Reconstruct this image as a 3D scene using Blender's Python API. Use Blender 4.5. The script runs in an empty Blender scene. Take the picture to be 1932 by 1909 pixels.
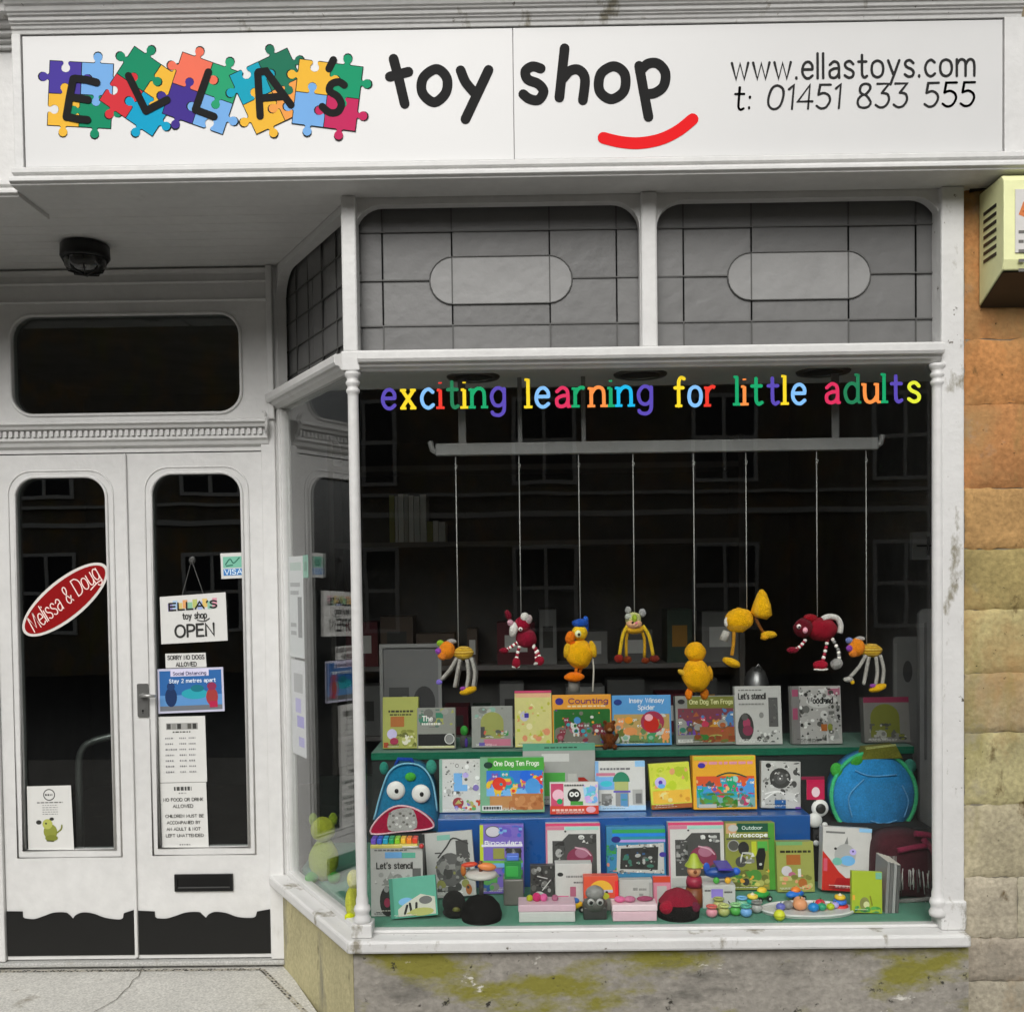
import bpy, math, random
from mathutils import Matrix, Vector
from mathutils.geometry import tessellate_polygon
random.seed(7)
S = bpy.context.scene
R = math.radians
# ------------------------------------------------------------------ camera
ROLL, PITCH, YAW = R(0.777), R(-1.738), R(0.392)
FD, PXC, PYC = 1946.0, 966.0, 1148.95          # focal length and principal point in picture units (1932 wide)
CAMZ = 1.5
cr, sr, cp, sp, cy, sy = math.cos(ROLL), math.sin(ROLL), math.cos(PITCH), math.sin(PITCH), math.cos(YAW), math.sin(YAW)
RM = (Matrix(((cy, -sy, 0), (sy, cy, 0), (0, 0, 1))) @ Matrix(((1, 0, 0), (0, cp, -sp), (0, sp, cp)))
      @ Matrix(((cr, 0, sr), (0, 1, 0), (-sr, 0, cr))))
cam = bpy.data.cameras.new('camera')
cam.sensor_width = 36.0
cam.lens = 36.0 * FD / 1932.0
cam.shift_y = (PYC - 954.5) / 1932.0
cam.clip_end = 2000
co = bpy.data.objects.new('camera', cam)
S.collection.objects.link(co)
right, fwd, up = RM.col[0], RM.col[1], RM.col[2]
M = Matrix((right, up, -fwd)).transposed().to_4x4()
M.translation = (0, 0, CAMZ)
co.matrix_world = M
S.camera = co

def Q(dx, dy, Y):
    """a point seen in the photograph, on the vertical plane Y metres in front of the viewpoint -> (x, z)"""
    d = RM @ Vector(((dx - PXC) / FD, 1, -(dy - PYC) / FD))
    d *= Y / d.y
    return d.x, d.z + CAMZ
# ------------------------------------------------------------------ light
SUN_EL, SUN_AZ = R(37), R(190)      # azimuth measured clockwise from +Y
w = bpy.data.worlds.new('World'); S.world = w; w.use_nodes = True
nt = w.node_tree
bg = nt.nodes['Background']
sk = nt.nodes.new('ShaderNodeTexSky'); sk.sky_type = 'NISHITA'; sk.sun_disc = False
sk.sun_elevation = SUN_EL; sk.sun_rotation = SUN_AZ; sk.dust_density = 4; sk.ozone_density = 1
hs = nt.nodes.new('ShaderNodeHueSaturation'); hs.inputs['Saturation'].default_value = 0.12
nt.links.new(sk.outputs[0], hs.inputs['Color']); nt.links.new(hs.outputs[0], bg.inputs[0])
bg.inputs[1].default_value = 0.09
sun = bpy.data.lights.new('sun', 'SUN'); sun.energy = 1.4; sun.angle = R(40); sun.color = (1, .97, .93)
so = bpy.data.objects.new('sun', sun); S.collection.objects.link(so)
sd = Vector((math.sin(SUN_AZ) * math.cos(SUN_EL), math.cos(SUN_AZ) * math.cos(SUN_EL), math.sin(SUN_EL)))
so.rotation_euler = sd.to_track_quat('Z', 'Y').to_euler()
S.view_settings.view_transform = 'Standard'; S.view_settings.look = 'None'
S.view_settings.exposure = 0.40; S.view_settings.gamma = 1
S.render.engine = 'CYCLES'
S.cycles.use_denoising = True
S.cycles.max_bounces = 10; S.cycles.transparent_max_bounces = 16
S.cycles.sample_clamp_indirect = 6
# ------------------------------------------------------------------ helpers
def lin(h):
    if not isinstance(h, str): return tuple(h) + (1,)
    h = h.lstrip('#'); o = []
    for i in (0, 2, 4):
        c = int(h[i:i + 2], 16) / 255
        o.append(c / 12.92 if c <= .04045 else ((c + .055) / 1.055) ** 2.4)
    return tuple(o) + (1,)

MATS = {}
def mat(name, rough=.5, spec=.5, var=.08, scale=6, bump=0, bscale=60, bdist=.01, coat=0, metal=0, sheen=0, fine=0, famp=.25, stain=None, alpha=None):
    """procedural material: the face colour varied by noise, optional stain patches, bump"""
    m = bpy.data.materials.new(name); m.use_nodes = True
    t = m.node_tree; N = t.nodes; L = t.links
    p = N['Principled BSDF']
    at = N.new('ShaderNodeAttribute'); at.attribute_name = 'Col'
    tc = N.new('ShaderNodeTexCoord')
    no = N.new('ShaderNodeTexNoise'); no.inputs['Scale'].default_value = scale; no.inputs['Detail'].default_value = 7
    no.inputs['Roughness'].default_value = .62
    L.new(tc.outputs['Object'], no.inputs['Vector'])
    mr = N.new('ShaderNodeMapRange'); mr.inputs[1].default_value = .25; mr.inputs[2].default_value = .75
    mr.inputs[3].default_value = 1 - var; mr.inputs[4].default_value = 1 + var
    L.new(no.outputs[0], mr.inputs[0])
    mx = N.new('ShaderNodeVectorMath'); mx.operation = 'SCALE'
    L.new(at.outputs['Color'], mx.inputs[0]); L.new(mr.outputs[0], mx.inputs['Scale'])
    col = mx.outputs[0]
    if fine:
        n2 = N.new('ShaderNodeTexNoise'); n2.inputs['Scale'].default_value = fine; n2.inputs['Detail'].default_value = 3
        L.new(tc.outputs['Object'], n2.inputs['Vector'])
        r2 = N.new('ShaderNodeMapRange'); r2.inputs[1].default_value = .3; r2.inputs[2].default_value = .7
        r2.inputs[3].default_value = 1 - famp; r2.inputs[4].default_value = 1 + famp
        L.new(n2.outputs[0], r2.inputs[0])
        m2 = N.new('ShaderNodeVectorMath'); m2.operation = 'SCALE'
        L.new(col, m2.inputs[0]); L.new(r2.outputs[0], m2.inputs['Scale']); col = m2.outputs[0]
    for (sc, lo, hi, c, stretch) in (stain or []):
        mp = N.new('ShaderNodeMapping'); mp.inputs['Scale'].default_value = stretch
        mp.inputs['Location'].default_value = (sc * 1.7, lo * 9, hi * 5)
        L.new(tc.outputs['Object'], mp.inputs['Vector'])
        n3 = N.new('ShaderNodeTexNoise'); n3.inputs['Scale'].default_value = sc; n3.inputs['Detail'].default_value = 8
        n3.inputs['Roughness'].default_value = .65
        L.new(mp.outputs[0], n3.inputs['Vector'])
        r3 = N.new('ShaderNodeMapRange'); r3.inputs[1].default_value = lo; r3.inputs[2].default_value = hi
        L.new(n3.outputs[0], r3.inputs[0])
        mm = N.new('ShaderNodeMix'); mm.data_type = 'RGBA'
        L.new(r3.outputs[0], mm.inputs[0]); L.new(col, mm.inputs[6]); mm.inputs[7].default_value = lin(c)
        col = mm.outputs[2]
    L.new(col, p.inputs['Base Color'])
    rr = N.new('ShaderNodeMapRange'); rr.inputs[3].default_value = max(.03, rough - .08); rr.inputs[4].default_value = min(1, rough + .12)
    L.new(no.outputs[0], rr.inputs[0]); L.new(rr.outputs[0], p.inputs['Roughness'])
    p.inputs['Specular IOR Level'].default_value = spec
    p.inputs['Metallic'].default_value = metal
    p.inputs['Coat Weight'].default_value = coat
    p.inputs['Coat Roughness'].default_value = .15
    p.inputs['Sheen Weight'].default_value = sheen
    if bump:
        nb = N.new('ShaderNodeTexNoise'); nb.inputs['Scale'].default_value = bscale; nb.inputs['Detail'].default_value = 6
        L.new(tc.outputs['Object'], nb.inputs['Vector'])
        b = N.new('ShaderNodeBump'); b.inputs['Strength'].default_value = bump; b.inputs['Distance'].default_value = bdist
        L.new(nb.outputs[0], b.inputs['Height']); L.new(b.outputs[0], p.inputs['Normal'])
    MATS[name] = m
    return m

def glass(name, tint, ior=1.5, rough=0.0, wob=0, gain=1.0):
    m = bpy.data.materials.new(name); m.use_nodes = True
    t = m.node_tree; N = t.nodes; L = t.links
    N.remove(N['Principled BSDF'])
    out = N['Material Output']
    tr = N.new('ShaderNodeBsdfTransparent'); tr.inputs[0].default_value = tint
    gl = N.new('ShaderNodeBsdfGlossy'); gl.inputs['Roughness'].default_value = rough
    fr = N.new('ShaderNodeFresnel')
    geo = N.new('ShaderNodeNewGeometry')          # the same reflectance on both faces of the thin pane
    ii = N.new('ShaderNodeMapRange'); ii.inputs[3].default_value = ior; ii.inputs[4].default_value = 1 / ior
    L.new(geo.outputs['Backfacing'], ii.inputs[0]); L.new(ii.outputs[0], fr.inputs[0])
    if wob:
        tc = N.new('ShaderNodeTexCoord'); nb = N.new('ShaderNodeTexNoise'); nb.inputs['Scale'].default_value = 2.2
        L.new(tc.outputs['Object'], nb.inputs['Vector'])
        b = N.new('ShaderNodeBump'); b.inputs['Strength'].default_value = wob; b.inputs['Distance'].default_value = .01
        L.new(nb.outputs[0], b.inputs['Height']); L.new(b.outputs[0], gl.inputs['Normal'])
    mul = N.new('ShaderNodeMath'); mul.operation = 'MULTIPLY'; mul.inputs[1].default_value = gain; mul.use_clamp = True
    L.new(fr.outputs[0], mul.inputs[0])
    mx = N.new('ShaderNodeMixShader')
    L.new(mul.outputs[0], mx.inputs[0]); L.new(tr.outputs[0], mx.inputs[1]); L.new(gl.outputs[0], mx.inputs[2])
    L.new(mx.outputs[0], out.inputs[0])
    return m

GRIME = [(3.0, .60, .74, '8f8b80', (1, 1, .25))]
WOOD = mat('painted_wood', .42, .45, .055, 5, .16, 45, fine=26, famp=.035, stain=[(3.0, .66, .80, '9a968c', (1, 1, .25))])
OLDWOOD = mat('weathered_white_paint', .5, .4, .06, 8, .25, 40, stain=[(9, .60, .68, '8c8778', (1, 1, .5)), (26, .66, .70, '5e584c', (1, 1, 1))])
BOARD = mat('sign_board', .3, .5, .02, 3)
VINYL = mat('vinyl', .6, .12, .03, 12)
CARD = mat('printed_card', .42, .35, .05, 30, coat=.06)
PAPER = mat('paper', .6, .3, .03, 20)
PLASTIC = mat('plastic', .34, .4, .06, 20)
FABRIC = mat('fabric', .9, .12, .16, 25, .6, 420, bdist=.006, sheen=.05, fine=160, famp=.18)
PLUSH = mat('plush', .95, .08, .18, 45, .9, 260, bdist=.012, sheen=.05, fine=320, famp=.16)
METAL = mat('metal', .35, .5, .06, 30, metal=.85)
DARK = mat('dark_interior', .8, .2, .25, 3, .2, 30)
BAIZE = mat('baize', .95, .1, .15, 30, .3, 200, sheen=.3)
STONE = mat('stone_block', .88, .2, .30, 5, .6, 40, fine=60, famp=.20,
            stain=[(2.0, .50, .66, 'a8875a', (1, 1, .8)), (2.6, .54, .70, '8a8450', (1, 1, .35)), (3.2, .58, .72, '928c80', (1, 1, 1)), (12, .60, .70, '5c4a2c', (1, 1, .5)), (30, .66, .70, '2e2a20', (1, 1, 1))])
RENDERW = mat('rendered_wall', .88, .2, .18, 3, .5, 60, fine=45, famp=.16,
              stain=[(2.6, .50, .62, '84803c', (1, 1, 2.4)), (1.7, .56, .70, '5e5c56', (1, 1, 3)), (13, .66, .70, 'd4d1c8', (.5, 1, 1)), (28, .62, .68, '3a3832', (1, 1, 1))])
CONC = mat('concrete', .8, .3, .07, 4, .15, 140, fine=130, famp=.24, stain=[(8, .60, .72, '8d877a', (1, 1, 1)), (40, .68, .72, 'e2ded2', (1, 1, 1))])
ASPH = mat('asphalt', .9, .3, .15, 2, .4, 90, fine=60)
LEADED = mat('obscured_glass', .42, .4, .10, 9, .25, 22)
LEAD = mat('lead', .5, .4, .1, 30)
GLASS = glass('window_glass', (.985, .995, .99, 1), 1.5, 0, .04)
GLASSD = glass('door_glass', (.72, .75, .74, 1), 1.52, 0, .05, 2.2)

INV = {}
class MB:
    def __init__(s, M=None):
        s.v = []; s.f = []; s.c = []; s.sm = []; s.M = M
    def P(s, p):
        p = Vector(p)
        if s.M: p = s.M @ p
        s.v.append(p); return len(s.v) - 1
    def F(s, idx, col, sm=False):
        s.f.append(tuple(idx)); s.c.append(lin(col)); s.sm.append(sm)
    def box(s, x0, x1, y0, y1, z0, z1, col):
        b = [s.P((x, y, z)) for z in (z0, z1) for y in (y0, y1) for x in (x0, x1)]
        for q in ((0, 2, 3, 1), (4, 5, 7, 6), (0, 1, 5, 4), (2, 6, 7, 3), (0, 4, 6, 2), (1, 3, 7, 5)):
            s.F([b[i] for i in q], col)
        return s
    def plate(s, loops, y0, y1, col, back=True):
        """polygon with holes in the x,z plane, given thickness from y0 (front) to y1"""
        pts = [q for l in loops for q in l]
        tri = tessellate_polygon([[Vector((x, z, 0)) for x, z in l] for l in loops])
        a = [s.P((x, y0, z)) for x, z in pts]
        for t in tri:
            p, q, r = [pts[i] for i in t]
            ar = (q[0] - p[0]) * (r[1] - p[1]) - (r[0] - p[0]) * (q[1] - p[1])
            tt = t if ar > 0 else (t[0], t[2], t[1])
            s.F([a[i] for i in tt], col)
        if y1 is None: return s
        b = [s.P((x, y1, z)) for x, z in pts]
        if back:
            for t in tri: s.F([b[i] for i in t], col)
        k = 0
        for l in loops:
            n = len(l)
            for i in range(n):
                j = (i + 1) % n
                s.F((a[k + i], a[k + j], b[k + j], b[k + i]), col)
            k += n
        return s
    def prism(s, poly, z0, z1, col):
        """plan polygon (x,y) extruded in z"""
        a = [s.P((x, y, z0)) for x, y in poly]; b = [s.P((x, y, z1)) for x, y in poly]
        n = len(poly)
        s.F(a[::-1], col); s.F(b, col)
        for i in range(n): s.F((a[i], a[(i + 1) % n], b[(i + 1) % n], b[i]), col)
        return s
    def profile(s, prof, x0, x1, col):
        """profile (y,z) extruded along x"""
        a = [s.P((x0, y, z)) for y, z in prof]; b = [s.P((x1, y, z)) for y, z in prof]
        n = len(prof)
        s.F(a, col); s.F(b[::-1], col)
        for i in range(n): s.F((a[i], b[i], b[(i + 1) % n], a[(i + 1) % n]), col)
        return s
    def tube(s, pts, r, col, n=8, closed=False, caps=True):
        pts = [Vector(p) for p in pts]; m = len(pts)
        rs = r if isinstance(r, (list, tuple)) else [r] * m
        ref = None; rings = []
        for i, p in enumerate(pts):
            if closed: t = pts[(i + 1) % m] - pts[i - 1]
            else: t = pts[min(i + 1, m - 1)] - pts[max(i - 1, 0)]
            t = t.normalized() if t.length > 1e-9 else Vector((0, 0, 1))
            if ref is None:
                ref = t.cross(Vector((0, 1, 0)))
                if ref.length < .1: ref = t.cross(Vector((1, 0, 0)))
            ref = (ref - t * ref.dot(t)).normalized(); b = t.cross(ref)
            rings.append([s.P(p + (ref * math.cos(2 * math.pi * k / n) + b * math.sin(2 * math.pi * k / n)) * rs[i]) for k in range(n)])
        for i in range(m if closed else m - 1):
            A, B = rings[i], rings[(i + 1) % m]
            for k in range(n): s.F((A[k], A[(k + 1) % n], B[(k + 1) % n], B[k]), col, True)
        if caps and not closed:
            s.F(rings[0][::-1], col); s.F(rings[-1], col)
        return s
    def ball(s, c, r, col, nu=14, nv=9, rot=0, colf=None, lump=0):
        r = r if isinstance(r, (list, tuple)) else (r, r, r)
        c = Vector(c); rows = []; ca, sa = math.cos(rot), math.sin(rot)
        for j in range(nv + 1):
            th = math.pi * j / nv; row = []
            for i in range(nu):
                ph = 2 * math.pi * i / nu
                q = Vector((math.sin(th) * math.cos(ph) * r[0], math.sin(th) * math.sin(ph) * r[1], math.cos(th) * r[2]))
                if lump and 0 < j < nv: q *= 1 + lump * (math.sin(3.1 * ph + 2.3 * th + c.x * 91) * .5 + math.sin(5.3 * th - 2 * ph + c.z * 77) * .5) + random.uniform(-lump, lump) * .45
                q = Vector((q.x * ca + q.z * sa, q.y, -q.x * sa + q.z * ca))
                row.append(s.P(c + q))
            rows.append(row)
        for j in range(nv):
            for i in range(nu):
                cc = colf(j, i) if colf else col
                s.F((rows[j][i], rows[j + 1][i], rows[j + 1][(i + 1) % nu], rows[j][(i + 1) % nu]), cc, True)
        return s
    def lathe(s, prof, cx, cy, col, n=24, a0=0, a1=2 * math.pi):
        full = abs(a1 - a0 - 2 * math.pi) < 1e-6
        m = n if full else n + 1; rows = []
        for r, z in prof:
            rows.append([s.P((cx + r * math.cos(a0 + (a1 - a0) * k / n), cy + r * math.sin(a0 + (a1 - a0) * k / n), z)) for k in range(m)])
        for j in range(len(prof) - 1):
            for k in range(n):
                s.F((rows[j][k], rows[j][(k + 1) % m], rows[j + 1][(k + 1) % m], rows[j + 1][k]), col, True)
        return s
    def disc(s, u, v, ru, rv, y, col, n=18, rot=0):
        ca, sa = math.cos(rot), math.sin(rot); l = []
        for k in range(n):
            a = 2 * math.pi * k / n; x, z = ru * math.cos(a), rv * math.sin(a)
            l.append(s.P((u + x * ca - z * sa, y, v + x * sa + z * ca)))
        s.F(l, col); return s
    def rect(s, x0, z0, x1, z1, y, col):
        s.F([s.P(q) for q in ((x0, y, z0), (x1, y, z0), (x1, y, z1), (x0, y, z1))], col); return s
    def poly(s, pts, y, col):
        return s.plate([pts], y, None, col)
    def ribbon(s, pts, wd, y, col, cap=True, closed=False):
        p = [Vector((a, b)) for a, b in pts]; h = wd / 2
        if len(p) > 3 and (p[0] - p[-1]).length < 1e-7: p.pop(); closed = True
        n = len(p)
        if n < 2: return s
        A = []; B = []
        for i in range(n):
            d0 = (p[i] - p[i - 1]) if (i > 0 or closed) else None
            d1 = (p[(i + 1) % n] - p[i]) if (i < n - 1 or closed) else None
            d0 = d0 if d0 is not None else d1; d1 = d1 if d1 is not None else d0
            if d0.length < 1e-9: d0 = d1
            if d1.length < 1e-9: d1 = d0
            d0 = d0.normalized(); d1 = d1.normalized()
            n0 = Vector((-d0.y, d0.x)); n1 = Vector((-d1.y, d1.x)); m = n0 + n1
            if m.length < .3: m = n0
            m.normalize(); k = min(1.6, 1 / max(.5, m.dot(n0)))
            A.append(p[i] + m * h * k); B.append(p[i] - m * h * k)
        ia = [s.P((q.x, y, q.y)) for q in A]; ib = [s.P((q.x, y, q.y)) for q in B]
        for i in range(n if closed else n - 1):
            j = (i + 1) % n
            s.F((ib[i], ib[j], ia[j], ia[i]), col)
        if cap and not closed:
            for e, q in ((0, p[0] - p[1]), (n - 1, p[-1] - p[-2])):
                if q.length < 1e-9: continue
                a0 = math.atan2(q.y, q.x) - math.pi / 2
                arc = [s.P((p[e].x + h * math.cos(a0 + math.pi * k / 6), y, p[e].y + h * math.sin(a0 + math.pi * k / 6))) for k in range(7)]
                s.F(arc, col)
        return s
    def build(s, name, m, parent=None, bevel=0, loc=None):
        inv = INV[parent.name] if parent is not None else None
        off = None
        if parent is None:
            if loc is None:
                xs = [v.x for v in s.v]; ys = [v.y for v in s.v]; zs = [v.z for v in s.v]
                loc = Vector(((min(xs) + max(xs)) / 2, (min(ys) + max(ys)) / 2, min(zs)))
            off = Vector(loc); inv = Matrix.Translation(-off)
        vs = [inv @ v for v in s.v]
        me = bpy.data.meshes.new(name)
        me.from_pydata([tuple(v) for v in vs], [], s.f)
        a = me.attributes.new('Col', 'FLOAT_COLOR', 'FACE')
        a.data.foreach_set('color', [q for c in s.c for q in c])
        me.polygons.foreach_set('use_smooth', s.sm)
        me.materials.append(m)
        me.update()
        o = bpy.data.objects.new(name, me); S.collection.objects.link(o)
        if parent is not None:
            o.parent = parent; INV[o.name] = INV[parent.name]
        else:
            o.location = off; INV[o.name] = Matrix.Translation(-off)
        if bevel:
            b = o.modifiers.new('bevel', 'BEVEL'); b.width = bevel; b.segments = 2; b.limit_method = 'ANGLE'; b.angle_limit = R(40)
        return o

def thing(name, label, cat, loc=(0, 0, 0), rot=(0, 0, 0), group=None, local=False):
    """an Empty at the base of a thing; local=True: its parts are given in its own coordinates"""
    o = bpy.data.objects.new(name, None); S.collection.objects.link(o)
    o.empty_display_size = .1
    o.location = loc; o.rotation_euler = rot
    o['label'] = label; o['category'] = cat
    if group: o['group'] = group
    INV[o.name] = Matrix.Identity(4) if local else Matrix.Translation(-Vector(loc))
    return o
def tag(o, label, cat, group=None):
    o['label'] = label; o['category'] = cat
    if group: o['group'] = group
    return o
def struct(o):
    o['kind'] = 'structure'; return o

def arcpts(cx, cz, rx, rz, a0, a1, n=8):
    return [(cx + rx * math.cos(R(a0 + (a1 - a0) * k / n)), cz + rz * math.sin(R(a0 + (a1 - a0) * k / n))) for k in range(n + 1)]
def rrect(x0, z0, x1, z1, tl=0, tr=0, br=0, bl=0, n=8):
    o = []
    o += arcpts(x0 + bl, z0 + bl, bl, bl, 180, 270, n) if bl else [(x0, z0)]
    o += arcpts(x1 - br, z0 + br, br, br, 270, 360, n) if br else [(x1, z0)]
    o += arcpts(x1 - tr, z1 - tr, tr, tr, 0, 90, n) if tr else [(x1, z1)]
    o += arcpts(x0 + tl, z1 - tl, tl, tl, 90, 180, n) if tl else [(x0, z1)]
    return o
def smooth(pts, k=6):
    """Catmull-Rom through the points"""
    n = len(pts); closed = n > 3 and pts[0] == pts[-1]; o = []
    for i in range(n - 1):
        p1, p2 = pts[i], pts[i + 1]
        p0 = pts[i - 1] if i > 0 else (pts[-2] if closed else p1)
        p3 = pts[i + 2] if i + 2 < n else (pts[1] if closed else p2)
        for j in range(k):
            t = j / k
            o.append(tuple(.5 * (2 * b + (c - a) * t + (2 * a - 5 * b + 4 * c - d) * t * t + (3 * b - a - 3 * c + d) * t ** 3)
                           for a, b, c, d in zip(p0, p1, p2, p3)))
    o.append(pts[-1])
    return o

# ------------------------------------------------------------------ stroke lettering
G = {
 'a': (36, "~4,40 18,50 31,45 35,32 35,14 36,0|~35,29 18,28 4,20 5,5 17,0 29,5 35,15"),
 'b': (39, "0,75 0,0|~0,35 10,48 24,49 36,38 38,24 33,8 20,0 8,3 0,14"),
 'c': (36, "~34,42 22,50 8,42 2,25 8,7 22,0 35,8"),
 'd': (38, "38,75 38,0|~38,38 28,49 14,49 3,36 2,20 9,4 22,0 32,5 38,14"),
 'e': (37, "~36,27 35,40 24,50 10,46 2,30 3,14 12,2 24,0 36,8|3,27 36,27"),
 'f': (27, "~30,72 20,75 13,66 12,50 12,0|0,48 26,48"),
 'g': (38, "~38,38 28,49 14,49 3,36 2,22 9,7 22,3 32,8 38,18|~38,48 38,10 36,-12 24,-22 8,-20 3,-14"),
 'h': (36, "0,75 0,0|~0,32 10,46 22,50 33,44 36,30 36,0"),
 'i': (2, "0,48 0,0|0,64 0,68"), 'j': (14, "~14,48 14,0 10,-18 0,-20|14,64 14,68"),
 'k': (34, "0,75 0,0|32,48 2,20|10,28 34,0"), 'l': (2, "0,75 0,0"),
 'm': (60, "0,50 0,0|~0,32 8,46 18,50 28,44 30,30 30,0|~30,32 38,46 48,50 57,44 60,30 60,0"),
 'n': (36, "0,50 0,0|~0,32 10,46 22,50 33,44 36,30 36,0"),
 'o': (40, "~20,50 35,43 40,25 35,7 20,0 5,7 0,25 5,43 20,50"),
 'p': (38, "0,48 0,-24|~0,36 10,48 24,49 36,38 38,24 33,8 20,0 8,3 0,14"),
 'q': (38, "38,48 38,-24|~38,38 28,49 14,49 3,36 2,20 9,4 22,0 32,5 38,14"),
 'r': (26, "0,50 0,0|~0,32 8,45 18,50 27,47"),
 's': (32, "~31,41 20,50 7,47 3,38 10,29 24,23 32,14 28,3 15,0 2,7"),
 't': (28, "~12,68 12,30 13,8 20,0 29,4|0,48 27,48"),
 'u': (36, "~0,50 0,22 4,6 14,0 26,4 36,18|36,50 36,0"),
 'v': (36, "0,50 18,0 36,50"), 'w': (56, "0,50 14,0 28,48 42,0 56,50"), 'x': (36, "0,50 36,0|36,50 0,0"),
 'y': (38, "0,50 19,4|38,50 19,4 8,-22"), 'z': (36, "0,50 34,50 0,0 36,0"),
 'A': (52, "0,0 26,72 52,0|10,26 42,26"), 'B': (42, "0,72 0,0|~0,72 26,71 36,62 34,46 22,39 0,38|~0,38 30,36 42,24 38,8 24,0 0,0"),
 'C': (50, "~50,60 34,72 14,66 1,44 3,20 16,2 34,0 50,12"), 'D': (50, "0,72 0,0|~0,72 28,70 48,54 51,34 44,12 26,1 0,0"),
 'E': (38, "38,72 0,72 0,0 38,0|0,38 34,38"), 'F': (36, "36,72 0,72 0,0|0,38 32,38"),
 'G': (52, "~50,60 34,72 14,66 1,44 3,20 16,2 34,0 50,10 51,32|51,34 32,34"), 'H': (46, "0,72 0,0|46,72 46,0|0,38 46,38"),
 'I': (2, "0,72 0,0"), 'J': (26, "~26,72 26,18 20,3 8,0 0,10"), 'K': (42, "0,72 0,0|40,72 2,30|12,40 42,0"), 'L': (36, "0,72 0,0 36,0"),
 'M': (56, "0,0 4,72 28,10 52,72 56,0"), 'N': (46, "0,0 0,72 46,0 46,72"),
 'O': (56, "~28,72 48,62 56,36 48,10 28,0 8,10 0,36 8,62 28,72"), 'P': (40, "0,72 0,0|~0,72 28,70 40,58 38,42 26,34 0,32"),
 'Q': (56, "~28,72 48,62 56,36 48,10 28,0 8,10 0,36 8,62 28,72|36,16 56,-4"),
 'R': (42, "0,72 0,0|~0,72 28,70 40,58 38,44 26,36 0,35|20,35 42,0"),
 'S': (40, "~38,62 24,72 8,68 3,55 10,43 28,34 39,20 33,5 18,0 1,10"), 'T': (46, "0,72 46,72|23,72 23,0"),
 'U': (46, "~0,72 0,26 6,6 23,0 40,6 46,26 46,72"), 'V': (48, "0,72 24,0 48,72"), 'W': (70, "0,72 17,0 35,70 53,0 70,72"),
 'X': (44, "0,72 44,0|44,72 0,0"), 'Y': (44, "0,72 22,36 22,0|44,72 22,36"), 'Z': (44, "0,72 44,72 0,0 44,0"),
 '0': (46, "~24,72 42,62 46,40 38,10 20,0 4,10 0,32 8,62 24,72"), '1': (14, "0,60 14,72 14,0"),
 '2': (40, "~2,60 16,72 34,66 36,50 22,28 0,0|0,0 40,0"), '3': (40, "0,72 36,72 16,44|~16,44 34,40 40,22 30,4 14,0 0,8"),
 '4': (44, "34,0 34,72 0,22 46,22"), '5': (40, "38,72 6,72 3,42|~3,42 20,47 36,38 40,22 30,4 14,0 0,8"),
 '6': (42, "~34,70 14,50 2,26 6,6 22,0 38,8 40,24 30,38 14,38 3,24"), '7': (40, "0,72 40,72 14,0"),
 '8': (42, "~22,40 8,46 5,58 10,69 22,73 34,68 36,56 22,40|~22,40 6,32 1,18 7,4 22,0 36,4 41,18 22,40"), '9': (42, "~38,46 24,36 8,42 4,58 16,71 32,68 39,48 32,20 14,0"),
 '.': (4, "2,0 2,3"), ':': (4, "2,4 2,7|2,36 2,39"), '!': (4, "2,72 2,20|2,0 2,3"), "'": (6, "6,74 2,60"), ',': (6, "4,4 0,-10"),
 '-': (24, "2,28 22,28"), '&': (44, "~44,0 22,28 9,50 10,66 22,72 32,64 28,48 6,26 2,12 12,0 26,2 42,24"), ' ': (24, ""),
}
SERIF = {'x': "-5,48 13,48|24,48 41,48|-5,0 13,0|24,0 42,0", 'i': "-10,47 0,47|-12,0 12,0", 'n': "-10,47 0,47|-11,0 11,0|26,0 47,0",
         'l': "-10,73 0,73|-12,0 12,0", 'r': "-10,47 0,47|-11,0 13,0", 'f': "0,0 24,0", 'd': "28,73 38,73|38,0 48,0",
         'u': "-10,47 0,47|26,47 36,47|36,0 46,0", 'a': "36,0 44,0"}
def glyph(ch, serif=False):
    wd, d = G[ch]; out = []
    if serif and ch in SERIF: d = d + '|' + SERIF[ch]
    for st in d.split('|'):
        if not st: continue
        sm = st[0] == '~'
        pts = [tuple(float(q) for q in t.split(',')) for t in st.lstrip('~').split()]
        out.append(smooth(pts, 4) if sm else pts)
    return wd, out
def text_width(t, gap=15):
    return sum(G[c][0] + gap for c in t) - gap
def text(b, t, u0, v0, wd, hh, y, col, stroke=9, gap=15, u1=None, shear=0, centre=False, eps=.00006, maxw=None):
    """stroke lettering starting at (u0,v0); hh = height of 100 units; u1 fits the width"""
    k = hh / 100
    tw = text_width(t, gap)
    kx = (u1 - u0) / tw if u1 is not None else k
    if maxw and tw * k > maxw: kx = maxw / tw
    if centre: u0 = u0 - tw * kx / 2
    x = 0; n = 0
    for c in t:
        w_, sts = glyph(c)
        for st in sts:
            b.ribbon([(u0 + (x + px + shear * pz) * kx, v0 + pz * k) for px, pz in st], stroke * k if wd is None else wd, y - eps * (n % 6), col)
            n += 1
        x += w_ + gap
    return b
def dash(b, u0, u1, v, h, y, col, seed=0):
    """a line of print too small to read"""
    rr = random.Random(seed); u = u0
    while u < u1:
        l = min((u1 - u0) * rr.uniform(.06, .16), u1 - u)
        b.rect(u, v, u + l, v + h, y, col); u += l + (u1 - u0) * .03

WH = (.655, .653, .638)        # white paint
WH2 = (.64, .636, .62)
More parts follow.
